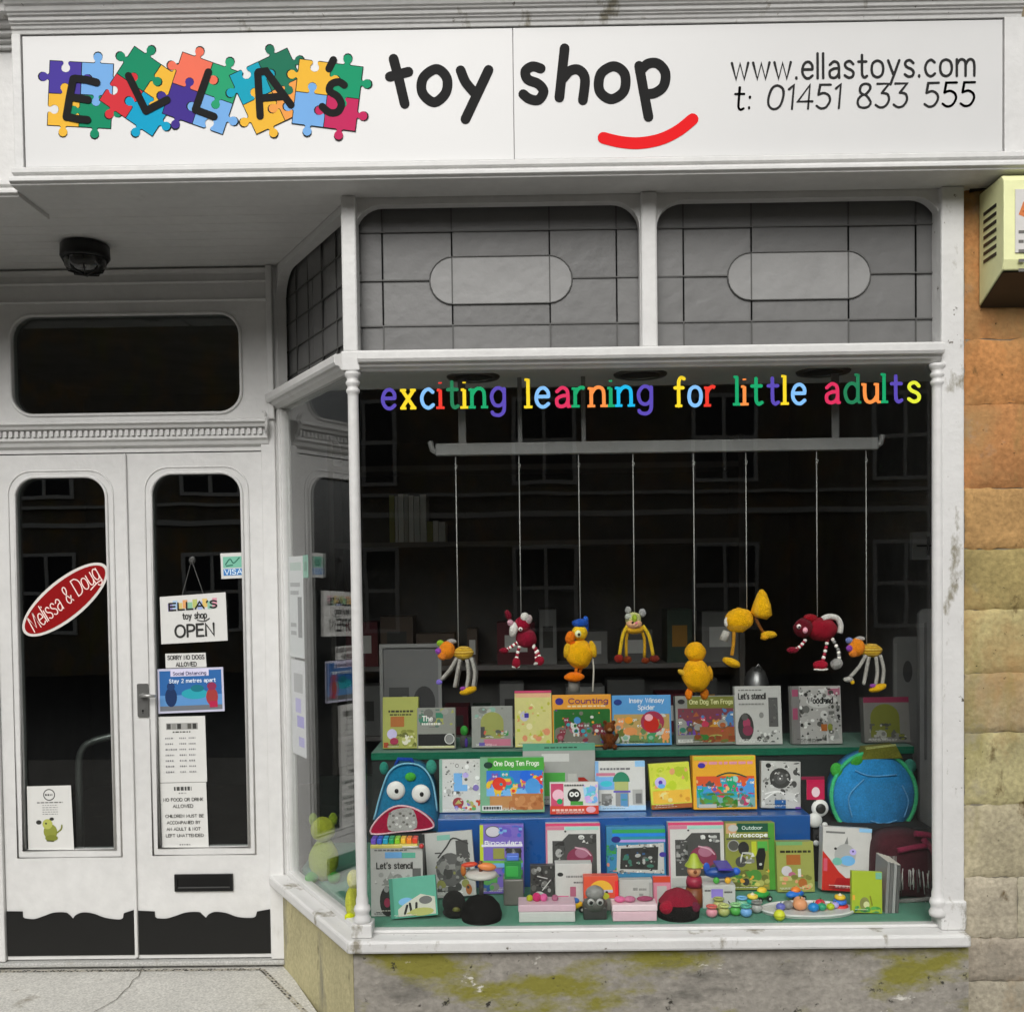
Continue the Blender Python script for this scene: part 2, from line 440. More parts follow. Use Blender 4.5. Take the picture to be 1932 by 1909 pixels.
# ------------------------------------------------------------------ ground
GZ = -.10
b = MB()
b.box(-250, 250, -250, 250, -.6, -.33, (.05, .05, .05))
struct(b.build('ground', ASPH))
b = MB(); b.box(-40, 40, -1.2, 3.70, -.5, -.17, (.12, .115, .105)); struct(b.build('pavement', CONC, bevel=.01))
# ------------------------------------------------------------------ geometry constants of the front
YF, YD = 3.5, 4.24
ZS0, ZS1 = .242, .286                        # sill
ZT0, ZT1 = 2.212, 2.262                      # transom
ZC = 2.782                                   # soffit and recess ceiling
A0, B0 = Vector((-.553, 3.5)), Vector((-.975, 4.24))
SL = (A0 - B0).length
ex = (A0 - B0) / SL
MSP = Matrix(((ex.x, -ex.y, 0, B0.x), (ex.y, ex.x, 0, B0.y), (0, 0, 1, 0), (0, 0, 0, 1)))   # local x along the splay, y into the display

shop = thing('toy_shop', 'white painted Victorian timber shop front with recessed double doors and display window', 'shop front', (0, 3.5, GZ))
# -- cornice and fascia
b = MB()
prof = [(3.392, 3.276), (3.380, 3.276), (3.378, 3.288), (3.373, 3.290), (3.370, 3.300), (3.364, 3.301), (3.364, 3.306), (3.357, 3.308), (3.355, 3.320), (3.348, 3.321), (3.346, 3.327),
        (3.340, 3.329), (3.336, 3.342), (3.328, 3.346), (3.322, 3.362), (3.29, 3.37), (3.285, 3.40), (3.26, 3.41), (3.255, 3.44), (3.55, 3.47), (3.55, 3.276)]
b.profile(prof, -1.615, 1.64, WH); b.build('cornice', OLDWOOD, shop, .002)
b = MB()
prof2 = [(3.45, 3.262), (3.435, 3.262), (3.435, 3.275), (3.42, 3.277), (3.42, 3.288), (3.40, 3.29), (3.40, 3.305), (3.38, 3.307), (3.375, 3.322), (3.34, 3.33), (3.335, 3.36), (3.30, 3.37), (3.30, 3.42), (3.55, 3.45), (3.55, 3.262)]
b.profile(prof2, -3.2, -1.616, WH); b.build('cornice', OLDWOOD, shop, .002)
b = MB()
b.box(-1.615, 1.70, 3.392, 3.56, 2.845, 3.276, WH)                    # fascia core
b.box(-1.615, -1.586, 3.374, 3.391, 2.845, 3.275, WH)                 # left stile
b.box(1.583, 1.70, 3.374, 3.391, 2.845, 3.275, WH)                    # right stile
b.build('fascia_frame', WOOD, shop, .002)
b = MB(); b.box(-3.2, -1.616, 3.452, 3.56, 2.83, 3.262, WH2); b.build('fascia_frame', WOOD, shop, .002)
lm = [(3.392, 2.844), (3.360, 2.844), (3.350, 2.838), (3.350, 2.824), (3.362, 2.820), (3.362, 2.814), (3.338, 2.808), (3.330, 2.800), (3.330, 2.790), (3.342, 2.784), (3.342, 2.780), (3.56, 2.780), (3.56, 2.844)]
b = MB(); b.profile(lm, -1.615, 1.72, WH); b.build('fascia_moulding', WOOD, shop, .0015)
b = MB(); b.profile([(y + .06, z - .014) for y, z in lm[:-2]] + [(3.62, 2.766), (3.62, 2.83)], -3.2, -1.616, WH2); b.build('fascia_moulding', WOOD, shop, .0015)
b = MB()
b.box(-3.4, 6, 3.57, 3.9, 3.471, 7.5, (.36, .30, .20)); b.build('upper_wall', STONE, shop)
# -- recess ceiling in boards, running back to the door head
b = MB()
yy = 3.565
while yy < YD + .05:
    y2 = min(yy + .083, YD + .06)
    b.box(-2.7, -.50, yy + .0007, y2 - .0007, ZC, ZC + .03, WH2)
    yy = y2
b.box(-2.7, -.50, 3.562, 4.4, ZC + .031, ZC + .05, (.3, .3, .28))
b.build('recess_ceiling', WOOD, shop, .0015)
# -- upper window: plate with two arched openings
hole1 = rrect(-.536, 2.268, .421, 2.757, tl=.092, tr=.092)
hole2 = rrect(.479, 2.268, 1.429, 2.757, tl=.092, tr=.092)
b = MB(); b.plate([rrect(-.53, ZT1, 1.43, ZC - .003), hole1, hole2], 3.498, 3.54, WH); b.build('upper_window_frame', WOOD, shop)
bb = MB(MSP); bb.plate([rrect(-.03, ZT1, SL - .025, ZC - .003), rrect(.004, 2.285, SL - .045, 2.752, tl=.12, tr=.02)], -.002, .04, WH); bb.build('upper_window_frame', WOOD, shop)
PANE = (.145, .145, .142)
def leaded(M, x0, x1, z0, z1, oval, xs, zs, y):
    b = MB(M); rr_ = random.Random(int(x0 * 100) + 7)
    gx = [x0] + list(xs) + [x1]; gz = [z0] + sorted(zs) + [z1]
    for xa_, xb_ in zip(gx, gx[1:]):
        for za_, zb_ in zip(gz, gz[1:]):
            f_ = rr_.uniform(.86, 1.16); t1, t2, t3 = [rr_.uniform(0, .004) for _ in range(3)]
            b.F([b.P((xa_, y + t1, za_)), b.P((xb_, y + t2, za_)), b.P((xb_, y + t3, zb_)), b.P((xa_, y + t1 + t3 - t2, zb_))], tuple(k_ * f_ for k_ in PANE))
    b.box(x0, x1, y + .009, y + .014, z0, z1, (.05, .05, .05)); p = b.build('leaded_pane', LEADED, shop)
    c = MB(M)
    ox, oz, orx, orz = oval if oval else (0, 0, 0, 0)
    for z in zs:
        segs = [(x0, x1)]
        if oval and abs(z - oz) < orz - .005: segs = [(x0, ox - orx), (ox + orx, x1)]
        for a, e in segs: c.box(a, e, y - .0035, y - .0005, z - .0022, z + .0022, '565654')
    zz = [z0] + list(zs) + [z1]
    for k, x in enumerate(xs):
        for i in range(len(zz) - 1):
            a, e = zz[i], zz[i + 1]
            if oval and abs(x - ox) < orx:
                if a < oz + orz and e > oz - orz:
                    if a < oz - orz < e: c.box(x - .0022, x + .0022, y - .003, y - .0004, a, oz - orz, '4c4c4a')
                    if a < oz + orz < e: c.box(x - .0022, x + .0022, y - .003, y - .0004, oz + orz, e, '4c4c4a')
                    continue
            c.box(x - .0022, x + .0022, y - .003, y - .0004, a, e, '4c4c4a')
    if oval:
        ring = []
        rc = orz
        ring += arcpts(ox + orx - rc, oz, rc, rc, -90, 90, 12) + arcpts(ox - orx + rc, oz, rc, rc, 90, 270, 12)
        c.tube([(x, y - .002, z) for x, z in ring], .0024, '4c4c4a', 6, closed=True)
        d = MB(M); d.plate([ring], y - .0012, y - .0001, (.26, .26, .255)); d.build('oval_light', LEADED, p)
    c.build('lead_came', LEAD, p)
zs = [Q(940, v, 3.555)[1] for v in (436, 527, 613)]
xs = [Q(v, 520, 3.555)[0] for v in (722, 853, 1037, 1163)]
o1 = Q(945, 529, 3.555)
leaded(None, -.56, .45, 2.255, 2.77, (o1[0], o1[1], .243, .080), xs, zs, 3.552)
xs = [Q(v, 520, 3.555)[0] for v in (1289, 1417, 1600, 1727)]
o2 = Q(1507, 521, 3.555)
leaded(None, .451, 1.46, 2.255, 2.77, (o2[0], o2[1], .243, .080), xs, [z - .001 for z in zs], 3.552)
leaded(MSP, -.02, SL - .03, 2.255, 2.77, None, [.11, .26, .42, .58], [2.34, 2.44, 2.55, 2.66], .05)
# -- posts, mullion, pilaster
b = MB(); b.box(-.577, -.527, 3.470, 3.54, ZT1, ZC - .002, WH); b.build('corner_post', WOOD, shop, .006)
b = MB(); b.box(.423, .477, 3.476, 3.54, ZT1, ZC - .002, WH); b.build('mullion', WOOD, shop, .008)
b = MB(); b.box(1.421, 1.498, 3.476, 3.56, ZS1 + .001, ZC - .002, WH)
b.box(1.416, 1.503, 3.468, 3.56, ZS1, ZS1 + .10, WH)
b.build('pilaster', OLDWOOD, shop, .006)
b = MB(); b.box(1.499, 1.530, 3.53, 3.60, -.2, ZC - .002, (.12, .12, .11)); b.build('pilaster_backing', DARK, shop)
# -- transom bars
tp = [(3.452, ZT0 + .012), (3.446, ZT0 + .022), (3.446, ZT1 - .006), (3.452, ZT1), (3.548, ZT1), (3.548, ZT0 - .012), (3.49, ZT0 - .012), (3.482, ZT0 - .006), (3.470, ZT0), (3.464, ZT0 + .010)]
b = MB(); b.profile(tp, -.527, 1.4205, WH); b.build('transom', WOOD, shop, .0015)
b = MB(MSP); b.profile([(y - 3.5, z) for y, z in tp], 0, SL - .025, WH); b.build('transom', WOOD, shop, .0015)
b = MB(); b.box(-.583, -.521, 3.462, 3.55, ZT0 - .013, ZT1 + .001, WH); b.build('corner_block', WOOD, shop, .004)
# -- colonnettes
def colonnette(x, y, name='colonnette'):
    b = MB()
    p = [(.012, .33), (.028, .331), (.030, .345), (.024, .356), (.024, .366), (.029, .376), (.026, .388), (.021, .394), (.0215, .41), (.018, .425),
         (.0195, .6), (.0195, 1.2), (.018, 2.11), (.0185, 2.125), (.023, 2.13), (.023, 2.138), (.0185, 2.143), (.0185, 2.150), (.024, 2.156), (.024, 2.164), (.019, 2.170), (.021, 2.178), (.027, 2.186), (.028, 2.197), (.01, ZT0 - .014)]
    b.lathe(p, x, y, WH, 20); o = b.build(name, WOOD, shop)
    return o
colonnette(-.549, 3.487)
colonnette(1.414, 3.492)
b = MB(); b.box(-.583, -.513, 3.452, 3.53, ZS1 + .001, .333, WH); b.build('column_plinth', OLDWOOD, shop, .004)
# -- sill, front and splayed
b = MB()
b.prism([(1.500, 3.425), (1.500, 3.545), (-.520, 3.545), (-.93, 4.262), (-1.046, 4.262), (-1.046, 4.215), (-.592, 3.425)], ZS0, ZS1, WH)
b.build('window_sill', OLDWOOD, shop, .009)
# -- stall risers
b = MB(); b.prism([(1.505, 3.462), (1.505, 3.55), (-.53, 3.55), (-.578, 3.462)], -.2, ZS0 - .001, (.30, .28, .245))
b.build('stall_riser', RENDERW, shop)
b = MB(); b.prism([(-.580, 3.464), (-.532, 3.552), (-.96, 4.30), (-1.008, 4.25)], -.2, ZS0 - .001, (.44, .40, .23))
b.build('splayed_stall_riser', mat('lichened_render', .85, .25,   .14, 5, .4, 60, fine=60, famp=.12, stain=[(5, .55, .70, '7d7a6c', (1, 1, .4)), (10, .62, .7, '5d5940', (1, 1, .3))]), shop)
# -- window glass
b = MB(); b.box(-.53, 1.430, 3.506, 3.512, ZS1 + .001, ZT0 - .013, (1, 1, 1)); b.build('window_pane', GLASS, shop)
b = MB(MSP); b.box(.035, SL - .04, .006, .012, ZS1 + .001, ZT0 - .013, (1, 1, 1)); b.build('window_pane', GLASS, shop)
b = MB(MSP); b.box(0, .034, -.012, .04, ZS1 + .001, ZT0 - .013, WH)
b.box(-.03, -.002, -.03, .05, ZS1 + .001, ZT0 - .014, WH)
b.box(.034, .048, -.006, .03, ZS1 + .001, ZT0 - .013, WH); b.build('window_stile', WOOD, shop, .003)
b = MB(MSP); b.box(.0, SL - .03, -.010, .03, ZS1 + .0005, ZS1 + .022, WH); b.build('bottom_rail', WOOD, shop, .003)
b = MB(); b.box(-.515, 1.43, 3.499, 3.535, ZS1 + .0005, ZS1 + .012, WH); b.build('bottom_rail', WOOD, shop, .003)
# -- door wall
b = MB()
b.plate([rrect(-2.75, 2.16, -.97, ZC - .002), rrect(-2.069, 2.190, -1.123, 2.597, .09, .09, .09, .09)], 4.236, 4.30, WH)
for zz_, hh_ in ((ZC - .030, .027), (Q(300, 536, 4.23)[1], .010), (Q(300, 570, 4.23)[1], .008)):
    b.profile([(4.2355, zz_), (4.226, zz_ + hh_ * .25), (4.222, zz_ + hh_ * .7), (4.2355, zz_ + hh_)], -2.75, -1.011, WH)
b.build('door_head_panel', WOOD, shop)
tl = rrect(-2.069, 2.190, -1.123, 2.597, .09, .09, .09, .09)
b = MB(); b.plate([tl], 4.268, 4.274, (1, 1, 1)); fl = b.build('fanlight_pane', GLASSD, shop)
b = MB(); b.tube([(x, 4.234, z) for x, z in tl], .007, WH, 8, closed=True); b.build('fanlight_bead', WOOD, shop)
# dentil cornice over the doors
b = MB()
dp = [(4.24, 2.158), (4.175, 2.158), (4.168, 2.152), (4.168, 2.144), (4.180, 2.138), (4.186, 2.126), (4.205, 2.122), (4.205, 2.094), (4.200, 2.092), (4.200, 2.082), (4.212, 2.074), (4.218, 2.060), (4.235, 2.050), (4.235, 2.034), (4.24, 2.034)]
b.profile(dp, -2.75, -1.012, WH)
dm = b.build('door_cornice', WOOD, shop, .001)
b = MB(); x = -2.745
while x < -1.03:
    b.box(x, x + .013, 4.192, 4.2045, 2.097, 2.120, WH); x += .0236
b.build('dentil', WOOD, dm)
b = MB(); b.tube([(-1.016, 4.19, 2.163 + .010 * 0), (-1.012, 4.182, 2.172), (-1.016, 4.178, 2.182), (-1.024, 4.180, 2.184)], .006, WH, 6)
b.tube([(-1.012, 4.19, 2.10), (-1.010, 4.18, 2.14), (-1.016, 4.185, 2.163)], .008, WH, 6); b.build('scroll_bracket', WOOD, dm)
# jambs
b = MB(); b.box(-1.046, -.988, 4.222, 4.31, GZ + .035, 2.158, WH); b.box(-.987, -.955, 4.232, 4.31, ZS1 + .002, 2.16, WH)
b.box(-1.010, -.985, 4.205, 4.30, 2.1585, ZC - .003, WH); b.build('door_jamb', WOOD, shop, .004)
b = MB(); b.box(-2.22, -2.152, 4.222, 4.31, GZ + .035, 2.033, WH); b.build('door_jamb', WOOD, shop, .004)
# left splay of the recess (outside the frame, closes the recess)
b = MB(); b.prism([(-2.22, 4.24), (-2.24, 4.32), (-2.72, 3.52), (-2.66, 3.46)], -.2, ZC - .002, WH); b.build('recess_side_panel', WOOD, shop)
b = MB(); b.box(-3.4, -2.64, 3.50, 3.9, -.2, 2.76, (.36, .31, .22)); b.build('side_wall', STONE, shop)
# threshold
b = MB(); b.box(-2.22, -.99, 4.214, 4.34, -.088, GZ + .032, (.42, .42, .40)); b.build('threshold', CONC, shop, .006)
# -- doors
c3 = lambda x, y: Q(x * .39064, (2000 + y * .5176) / 1.32505, YD)
def door(x0, x1, hole, kick, name_lab, hr):
    d = MB(); d.plate([rrect(x0, -.062, x1, 2.030), hole], 4.240, 4.284, WH)
    o = d.build('door', WOOD, shop)
    o['label'] = name_lab
    g = MB(); g.plate([hole], 4.262, 4.268, (1, 1, 1)); g.build('pane', GLASSD, o)
    g = MB(); g.tube([(x, 4.2385, z) for x, z in hole], .0065, WH, 8, closed=True)
    hx = [p[0] for p in hole]; hz = [p[1] for p in hole]
    x_0, x_1, z_0, z_1 = min(hx) - .026, max(hx) + .026, min(hz) - .03, max(hz) + .024
    out = rrect(x_0, z_0, x_1, z_1, tl=hr + .01, tr=hr + .01)
    g.tube([(x, 4.2395, z) for x, z in out], .0042, WH, 6, closed=True)
    g.build('glazing_bead', WOOD, o)
    k = MB(); k.plate([kick], 4.2345, 4.2395, '141413'); k.build('kick_plate', PLASTIC, o)
    return o
holeL = rrect(-2.069, .396, -1.689, 1.940, tl=.088, tr=.088)
holeR = rrect(-1.506, .400, -1.132, 1.948, tl=.088, tr=.088)
def kick(x0, x1, curve, zt, zb):
    top = [c3(*p) for p in curve]
    return [(x0, zb), (x1, zb), (x1, zt)] + [(p[0], p[1]) for p in reversed(top)] + [(x0, zt)]
cl = [(110, 535), (112, 562)] + smooth([(120, 568), (165, 572), (210, 558), (260, 541), (315, 540), (335, 550), (352, 568)], 5) + smooth([(356, 568), (368, 552), (400, 540), (450, 545), (510, 566), (575, 574), (596, 566)], 5) + [(600, 543)]
crv = [(748, 535), (750, 562)] + smooth([(760, 568), (805, 569), (850, 556), (900, 540), (960, 538), (978, 550), (993, 564)], 5) + smooth([(997, 564), (1010, 548), (1040, 537), (1090, 542), (1150, 562), (1215, 566), (1236, 558)], 5) + [(1243, 535)]
zt = c3(60, 534)[1]; zb = c3(300, 747)[1]
dl = door(-2.150, -1.6095, holeL, kick(-2.148, -1.617, cl, zt, zb), 'left leaf with the red oval sticker', .088)
dr = door(-1.6055, -1.048, holeR, kick(-1.599, -1.051, crv, c3(700, 531)[1], zb), 'right leaf with letter plate and lever handle', .088)
b = MB(); b.box(-1.6155, -1.6015, 4.228, 4.2398, -.055, 2.030, WH); b.build('astragal', WOOD, dr, .004)
# handle
hx0, hz0 = Q(261, 1352, YD); hx1, hz1 = Q(280, 1289, YD)
b = MB(); b.plate([rrect(hx0, hz0, hx1, hz1, .006, .006, .006, .006, 4)], 4.232, 4.2395, '8a8a88')
hc = Q(271, 1311, YD); b.tube([(hc[0], 4.236, hc[1]), (hc[0], 4.205, hc[1])], .008, '9a9a98', 10)
b.tube([(hc[0] - .004, 4.203, hc[1]), (hc[0] + .03, 4.201, hc[1] + .001), (hc[0] + .062, 4.203, hc[1] - .001)], [.0075, .0068, .0062], 'a8a8a6', 10)
kc = Q(271, 1340, YD); b.disc(kc[0], kc[1], .004, .004, 4.2315, '111111'); b.rect(kc[0] - .0015, kc[1] - .012, kc[0] + .0015, kc[1], 4.2316, '111111')
b.build('handle', METAL, dr)
lx0, lz0 = Q(331, 1680, YD); lx1, lz1 = Q(440, 1647, YD)
b = MB(); b.plate([rrect(lx0, lz0, lx1, lz1), rrect(lx0 + .012, lz0 + .012, lx1 - .012, lz1 - .016)], 4.229, 4.2395, '151515')
b.box(lx0 + .013, lx1 - .013, 4.233, 4.238, lz0 + .013, lz1 - .017, '101010'); b.box(lx0 + .014, lx1 - .014, 4.2295, 4.2328, lz0 + .0135, lz0 + .018, '4a4a4a')
b.build('letter_plate', PLASTIC, dr)

# ------------------------------------------------------------------ doorstep
b = MB(); b.prism([(-2.74, 3.43), (-.60, 3.43), (-1.02, 4.30), (-2.26, 4.30)], -.45, GZ, (.56, .55, .51))
b.box(-2.64, -.59, 3.20, 3.429, -.45, GZ - .004, (.40, .39, .36))
step = struct(b.build('doorstep', CONC, bevel=.004))
b = MB(); rr = random.Random(3); n = 0
def flo(dx, dy):
    """point of the doorstep seen at (dx,dy)"""
    d = RM @ Vector(((dx - PXC) / FD, 1, -(dy - PYC) / FD)); d *= (GZ - CAMZ) / d.z
    return Vector((d.x, d.y))
e1, e2, e3 = flo(0, 1833), flo(494, 1829), flo(590, 1925)
for p, q in ((e1 + (e1 - e2) * .3, e2), (e2, e3 + (e3 - e2) * .6)):
    L_ = (q - p).length; t = (q - p) / L_; nrm = Vector((-t.y, t.x)); k = 0.0
    while k < L_:
        for row in (0, 1):
            c = p + t * (k + rr.uniform(-.002, .002)) + nrm * (row * .012 - .006)
            col = rr.choice(['4a463e', '5c574c', '3b3832', 'b9b3a2', 'a8a291', 'c8c2b4'])
            s_ = .0042
            b.F([b.P((c.x + (t.x * a + nrm.x * e) * s_, c.y + (t.y * a + nrm.y * e) * s_, GZ + .003)) for a, e in ((-1, -1), (1, -1), (1, 1), (-1, 1))], col)
        k += .0118
# hairline crack
pts = [flo(x, y) for x, y in ((276, 1815), (268, 1828), (262, 1842), (250, 1850), (244, 1862), (232, 1872), (220, 1886), (203, 1896), (188, 1904), (150, 1925))]
for i in range(len(pts) - 1):
    p, q = pts[i], pts[i + 1]; t = (q - p).normalized(); nn = Vector((-t.y, t.x)) * .0014
    b.F([b.P((v.x, v.y, GZ + .004)) for v in (p - nn, q - nn, q + nn, p + nn)], '5b564b')
o = b.build('mosaic_border', CONC, step)

# ------------------------------------------------------------------ sign board
YS = 3.380
sign = thing('shop_sign', 'long white sign board with puzzle lettering, shop name and red smile', 'sign', (0, 3.38, 2.845))
b = MB(); b.box(-1.582, .0035, YS, 3.391, 2.852, 3.270, (.63, .63, .622)); b.box(.0052, 1.579, YS, 3.391, 2.852, 3.270, (.63, .63, .622))
b.build('sign_panel', BOARD, sign, .0012)
b = MB()
b.box(-1.584, 1.581, 3.386, 3.3915, 3.2705, 3.2750, '2a2a28'); b.box(-1.584, 1.581, 3.386, 3.3915, 2.8455, 2.8515, '3a3a38')
b.build('shadow_gap', DARK, sign)
D1 = lambda x, y: Q(x * .375, y * .375, YS)
D2 = lambda x, y: Q((900 + x * .4658) / 1.32505, y * .4658 / 1.32505, YS)
PXM = YS / FD
def tabside(sgn):
    p = [(0, 0), (.385, 0), (.425, .035 * sgn), (.42, .07 * sgn)]
    for k in range(9):
        a = R(236 - k * 292 / 8); p.append((.5 + .145 * math.cos(a), (.195 + .145 * math.sin(a)) * sgn))
    return p + [(.58, .07 * sgn), (.575, .035 * sgn), (.615, 0)]
def piece(sides, size):
    pts = []
    for k, sg in enumerate(sides):               # bottom, right, top, left (counter-clockwise)
        for (t, o_) in (tabside(sg) if sg else [(0, 0)]):
            x, z = t - .5, -.5 - o_
            for _ in range(k): x, z = -z, x
            pts.append((x * size, z * size))
    return pts
PURP, LBLU, YEL, GRN, RED, TEAL, COR, ORA, CRI, DGR = '4a3b9a', '78aee6', 'efb93c', '0f8a63', 'd2333c', '0aa0c8', 'ee735a', 'f0a050', 'c42a5e', '1f7358'
groups = [((405, 478), 4, [PURP, LBLU, YEL, GRN]), ((722, 462), 35, [GRN, YEL, RED, TEAL]), ((1020, 472), 20, [COR, '28a070', '43318c', LBLU]),
          ((1368, 462), -24, ['12a2bc', DGR, YEL, ORA]), ((1648, 482), 8, [YEL, '16976b', LBLU, CRI])]
LAY = 0
for (cxy, rot, cols) in groups:
    cx_, cz_ = D1(*cxy); sz = 158 * .375 * PXM
    outer = [[None] * 4 for _ in range(4)]
    # tabs: index 0 TL,1 TR,2 BL,3 BR ; sides bottom,right,top,left
    sides = [(-1, 1, random.choice((1, -1)), 1), (1, random.choice((1, -1)), 1, -1), (1, -1, 1, random.choice((1, -1))), (random.choice((1, -1)), 1, -1, 1)]
    offs = [(-.5, .5), (.5, .5), (-.5, -.5), (.5, -.5)]
    ra = R(-rot); ca, sa = math.cos(ra), math.sin(ra)
    for i in (1, 2, 0, 3):
        loop = piece(sides[i], sz); y = YS - .0006 - LAY * .00012; LAY += 1
        def place(l, grow):
            o_ = []
            for x, z in l:
                x, z = x * grow + offs[i][0] * sz, z * grow + offs[i][1] * sz
                o_.append((cx_ + x * ca - z * sa, cz_ + x * sa + z * ca))
            return o_
        b = MB(); b.plate([place(loop, 1.035)], y, None, '15201c'); b.plate([place(loop, .985)], y - .00005, None, cols[i])
        b.build('puzzle_piece', VINYL, sign)
yl = YS - .0008 - (LAY + 1) * .00012
def strokes(name, list_, wd, col, D, y, shopsign=sign):
    b = MB()
    for k, st in enumerate(list_):
        b.ribbon([D(*p) for p in st], wd, y - .0002 * k, col)
    return b.build(name, VINYL, shopsign)
BLK = '151515'
wE = 37 * .375 * PXM
strokes('letter', [[(370, 400), (352, 490), (335, 592)], [(378, 398), (440, 405), (488, 418)], [(362, 492), (445, 505)], [(338, 590), (395, 602), (442, 606)]], wE, BLK, D1, yl)
strokes('letter', [[(648, 385), (690, 470), (735, 562)], [(738, 560), (842, 506)]], wE, BLK, D1, yl)
strokes('letter', [[(1050, 366), (1015, 465), (984, 556)], [(986, 556), (1078, 590)]], wE, BLK, D1, yl)
strokes('letter', [[(1310, 588), (1304, 480), (1298, 372)], [(1302, 366), (1340, 362), (1465, 532)], [(1312, 498), (1428, 488)]], wE, BLK, D1, yl)
strokes('letter', [[(1678, 305), (1656, 350)]], wE, BLK, D1, yl)
strokes('letter', [smooth([(1733, 432), (1705, 416), (1668, 428), (1660, 462), (1700, 490), (1718, 530), (1700, 566), (1660, 570), (1622, 540)], 6)], wE, BLK, D1, yl)
w2 = 52 * .3515 * PXM; yt = YS - .0012
K2 = '1c1c1c'
strokes('letter', [[(180, 318), (212, 440), (240, 560)], [(160, 414), (260, 388)]], w2, K2, D2, yt)
strokes('letter', [smooth([(410, 373), (465, 420), (460, 500), (398, 551), (335, 500), (340, 420), (410, 373)], 8)], w2, K2, D2, yt)
strokes('letter', [smooth([(540, 380), (568, 445), (622, 508)], 5), [(690, 378), (566, 642)]], w2, K2, D2, yt)
strokes('letter', [smooth([(970, 370), (925, 359), (888, 385), (900, 428), (955, 452), (985, 492), (958, 538), (910, 533), (876, 508)], 6)], w2, K2, D2, yt)
strokes('letter', [[(1098, 262), (1070, 526)], smooth([(1088, 425), (1128, 382), (1175, 378), (1207, 425), (1196, 540)], 6)], w2, K2, D2, yt)
strokes('letter', [smooth([(1362, 358), (1420, 400), (1416, 490), (1348, 534), (1286, 490), (1292, 400), (1362, 358)], 8)], w2, K2, D2, yt)
strokes('letter', [[(1498, 356), (1522, 490), (1548, 630)], smooth([(1502, 385), (1545, 345), (1598, 344), (1638, 392), (1630, 462), (1585, 500), (1530, 508)], 6)], w2, K2, D2, yt)
strokes('smile', [smooth([(1306, 742), (1400, 764), (1500, 770), (1610, 750), (1705, 705), (1785, 642)], 8)], 62 * .3515 * PXM, 'e4191e', D2, yt)
b = MB(); u0, v0 = Q(1381, 151, YS); u1, _ = Q(1838, 142, YS)
text(b, 'www.ellastoys.com', u0, v0, .0084, 60 * PXM, yt, '2a2a2a', gap=17, u1=u1); b.build('web_address', VINYL, sign)
u0, v0 = Q(1385, 208, YS); u1, _ = Q(1836, 199, YS)
full = 't: 01451 833 555'; twf = text_width(full, 16); x = 0
for word in full.split(' '):
    b = MB(); ww = text_width(word, 16)
    text(b, word, u0 + x / twf * (u1 - u0), v0, .0072, 60 * PXM, yt, '2a2a2a', gap=16, u1=u0 + (x + ww) / twf * (u1 - u0), shear=.08)
    b.build('phone_number', VINYL, sign); x += ww + 16 + G[' '][0] + 16
text(b, 't: 01451 833 555', u0, v0, .0072, 60 * PXM, yt, '2a2a2a', gap=16, u1=u1, shear=.10); b.build('phone_number', VINYL, sign)

# ------------------------------------------------------------------ lettering on the glass
YG = 3.5045
lett = thing('window_lettering', 'row of multicoloured letters along the top of the display window glass', 'lettering', (.45, YG, 2.05))
pu, ye, lb, re, dg, gn, cyan, org, crm = '5a4ab8', 'ffe02a', '86c4ff', 'f23a2c', '1f8055', '12a86c', '18bdf0', 'ff9648', 'e03060'
WORDS = [('exciting', 717, 955, 771, [pu, ye, lb, re, dg, ye, gn, pu]), ('learning', 992, 1232, 768, [ye, lb, crm, gn, org, gn, cyan, pu]),
         ('for', 1270, 1352, 766, [ye, lb, re]), ('little', 1386, 1522, 763, [gn, org, gn, pu, ye, lb]), ('adults', 1553, 1737, 760, [crm, dg, org, gn, pu, 'e6f03a'])]
pm = YG / FD
for wd_, xa, xb, yb, cols in WORDS:
    gaps = 20
    tw = text_width(wd_, gaps) + 14; kx = (xb - xa) * pm / tw; k = 70 * pm / 100
    ux, vz = Q(xa, yb, YG); x = 7
    for c, col in zip(wd_, cols):
        w_, sts = glyph(c, True); b = MB()
        for i, st in enumerate(sts):
            thick = 9.6 if i < len(glyph(c)[1]) else 7.0
            b.ribbon([(ux + (x + px) * kx, vz + pz * k) for px, pz in st], thick * k, YG - .0002 * i, col, cap=(c in 'eacsfgto' and i < len(glyph(c)[1])))
        b.build('letter', VINYL, lett); x += w_ + gaps
#PART2
# ------------------------------------------------------------------ inside of the shop
ZF, ZB, ZA = .290, .562, .774               # display floor, lower tier, upper tier
b = MB()
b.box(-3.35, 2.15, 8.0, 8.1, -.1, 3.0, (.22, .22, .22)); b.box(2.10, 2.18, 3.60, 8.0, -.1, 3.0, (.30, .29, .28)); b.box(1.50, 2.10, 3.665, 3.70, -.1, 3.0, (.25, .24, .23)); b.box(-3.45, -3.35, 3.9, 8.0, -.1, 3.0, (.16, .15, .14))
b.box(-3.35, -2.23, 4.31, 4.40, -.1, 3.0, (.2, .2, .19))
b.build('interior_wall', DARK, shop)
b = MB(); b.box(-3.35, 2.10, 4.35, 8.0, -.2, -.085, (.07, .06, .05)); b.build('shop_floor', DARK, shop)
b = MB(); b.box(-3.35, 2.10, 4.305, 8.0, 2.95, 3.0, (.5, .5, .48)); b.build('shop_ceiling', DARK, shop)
b = MB(); b.prism([(1.50, 3.552), (1.50, 3.71), (2.10, 3.71), (2.10, 4.02), (-.80, 4.02), (-.535, 3.56)], 2.236, 2.256, (.62, .62, .60)); b.build('display_ceiling', WOOD, shop)
b = MB(); b.box(-.78, 2.10, 4.00, 4.02, 2.257, 2.95, (.12, .12, .12)); b.build('light_block_board', DARK, shop)  # unseen board, added to block interior light above the display ceiling
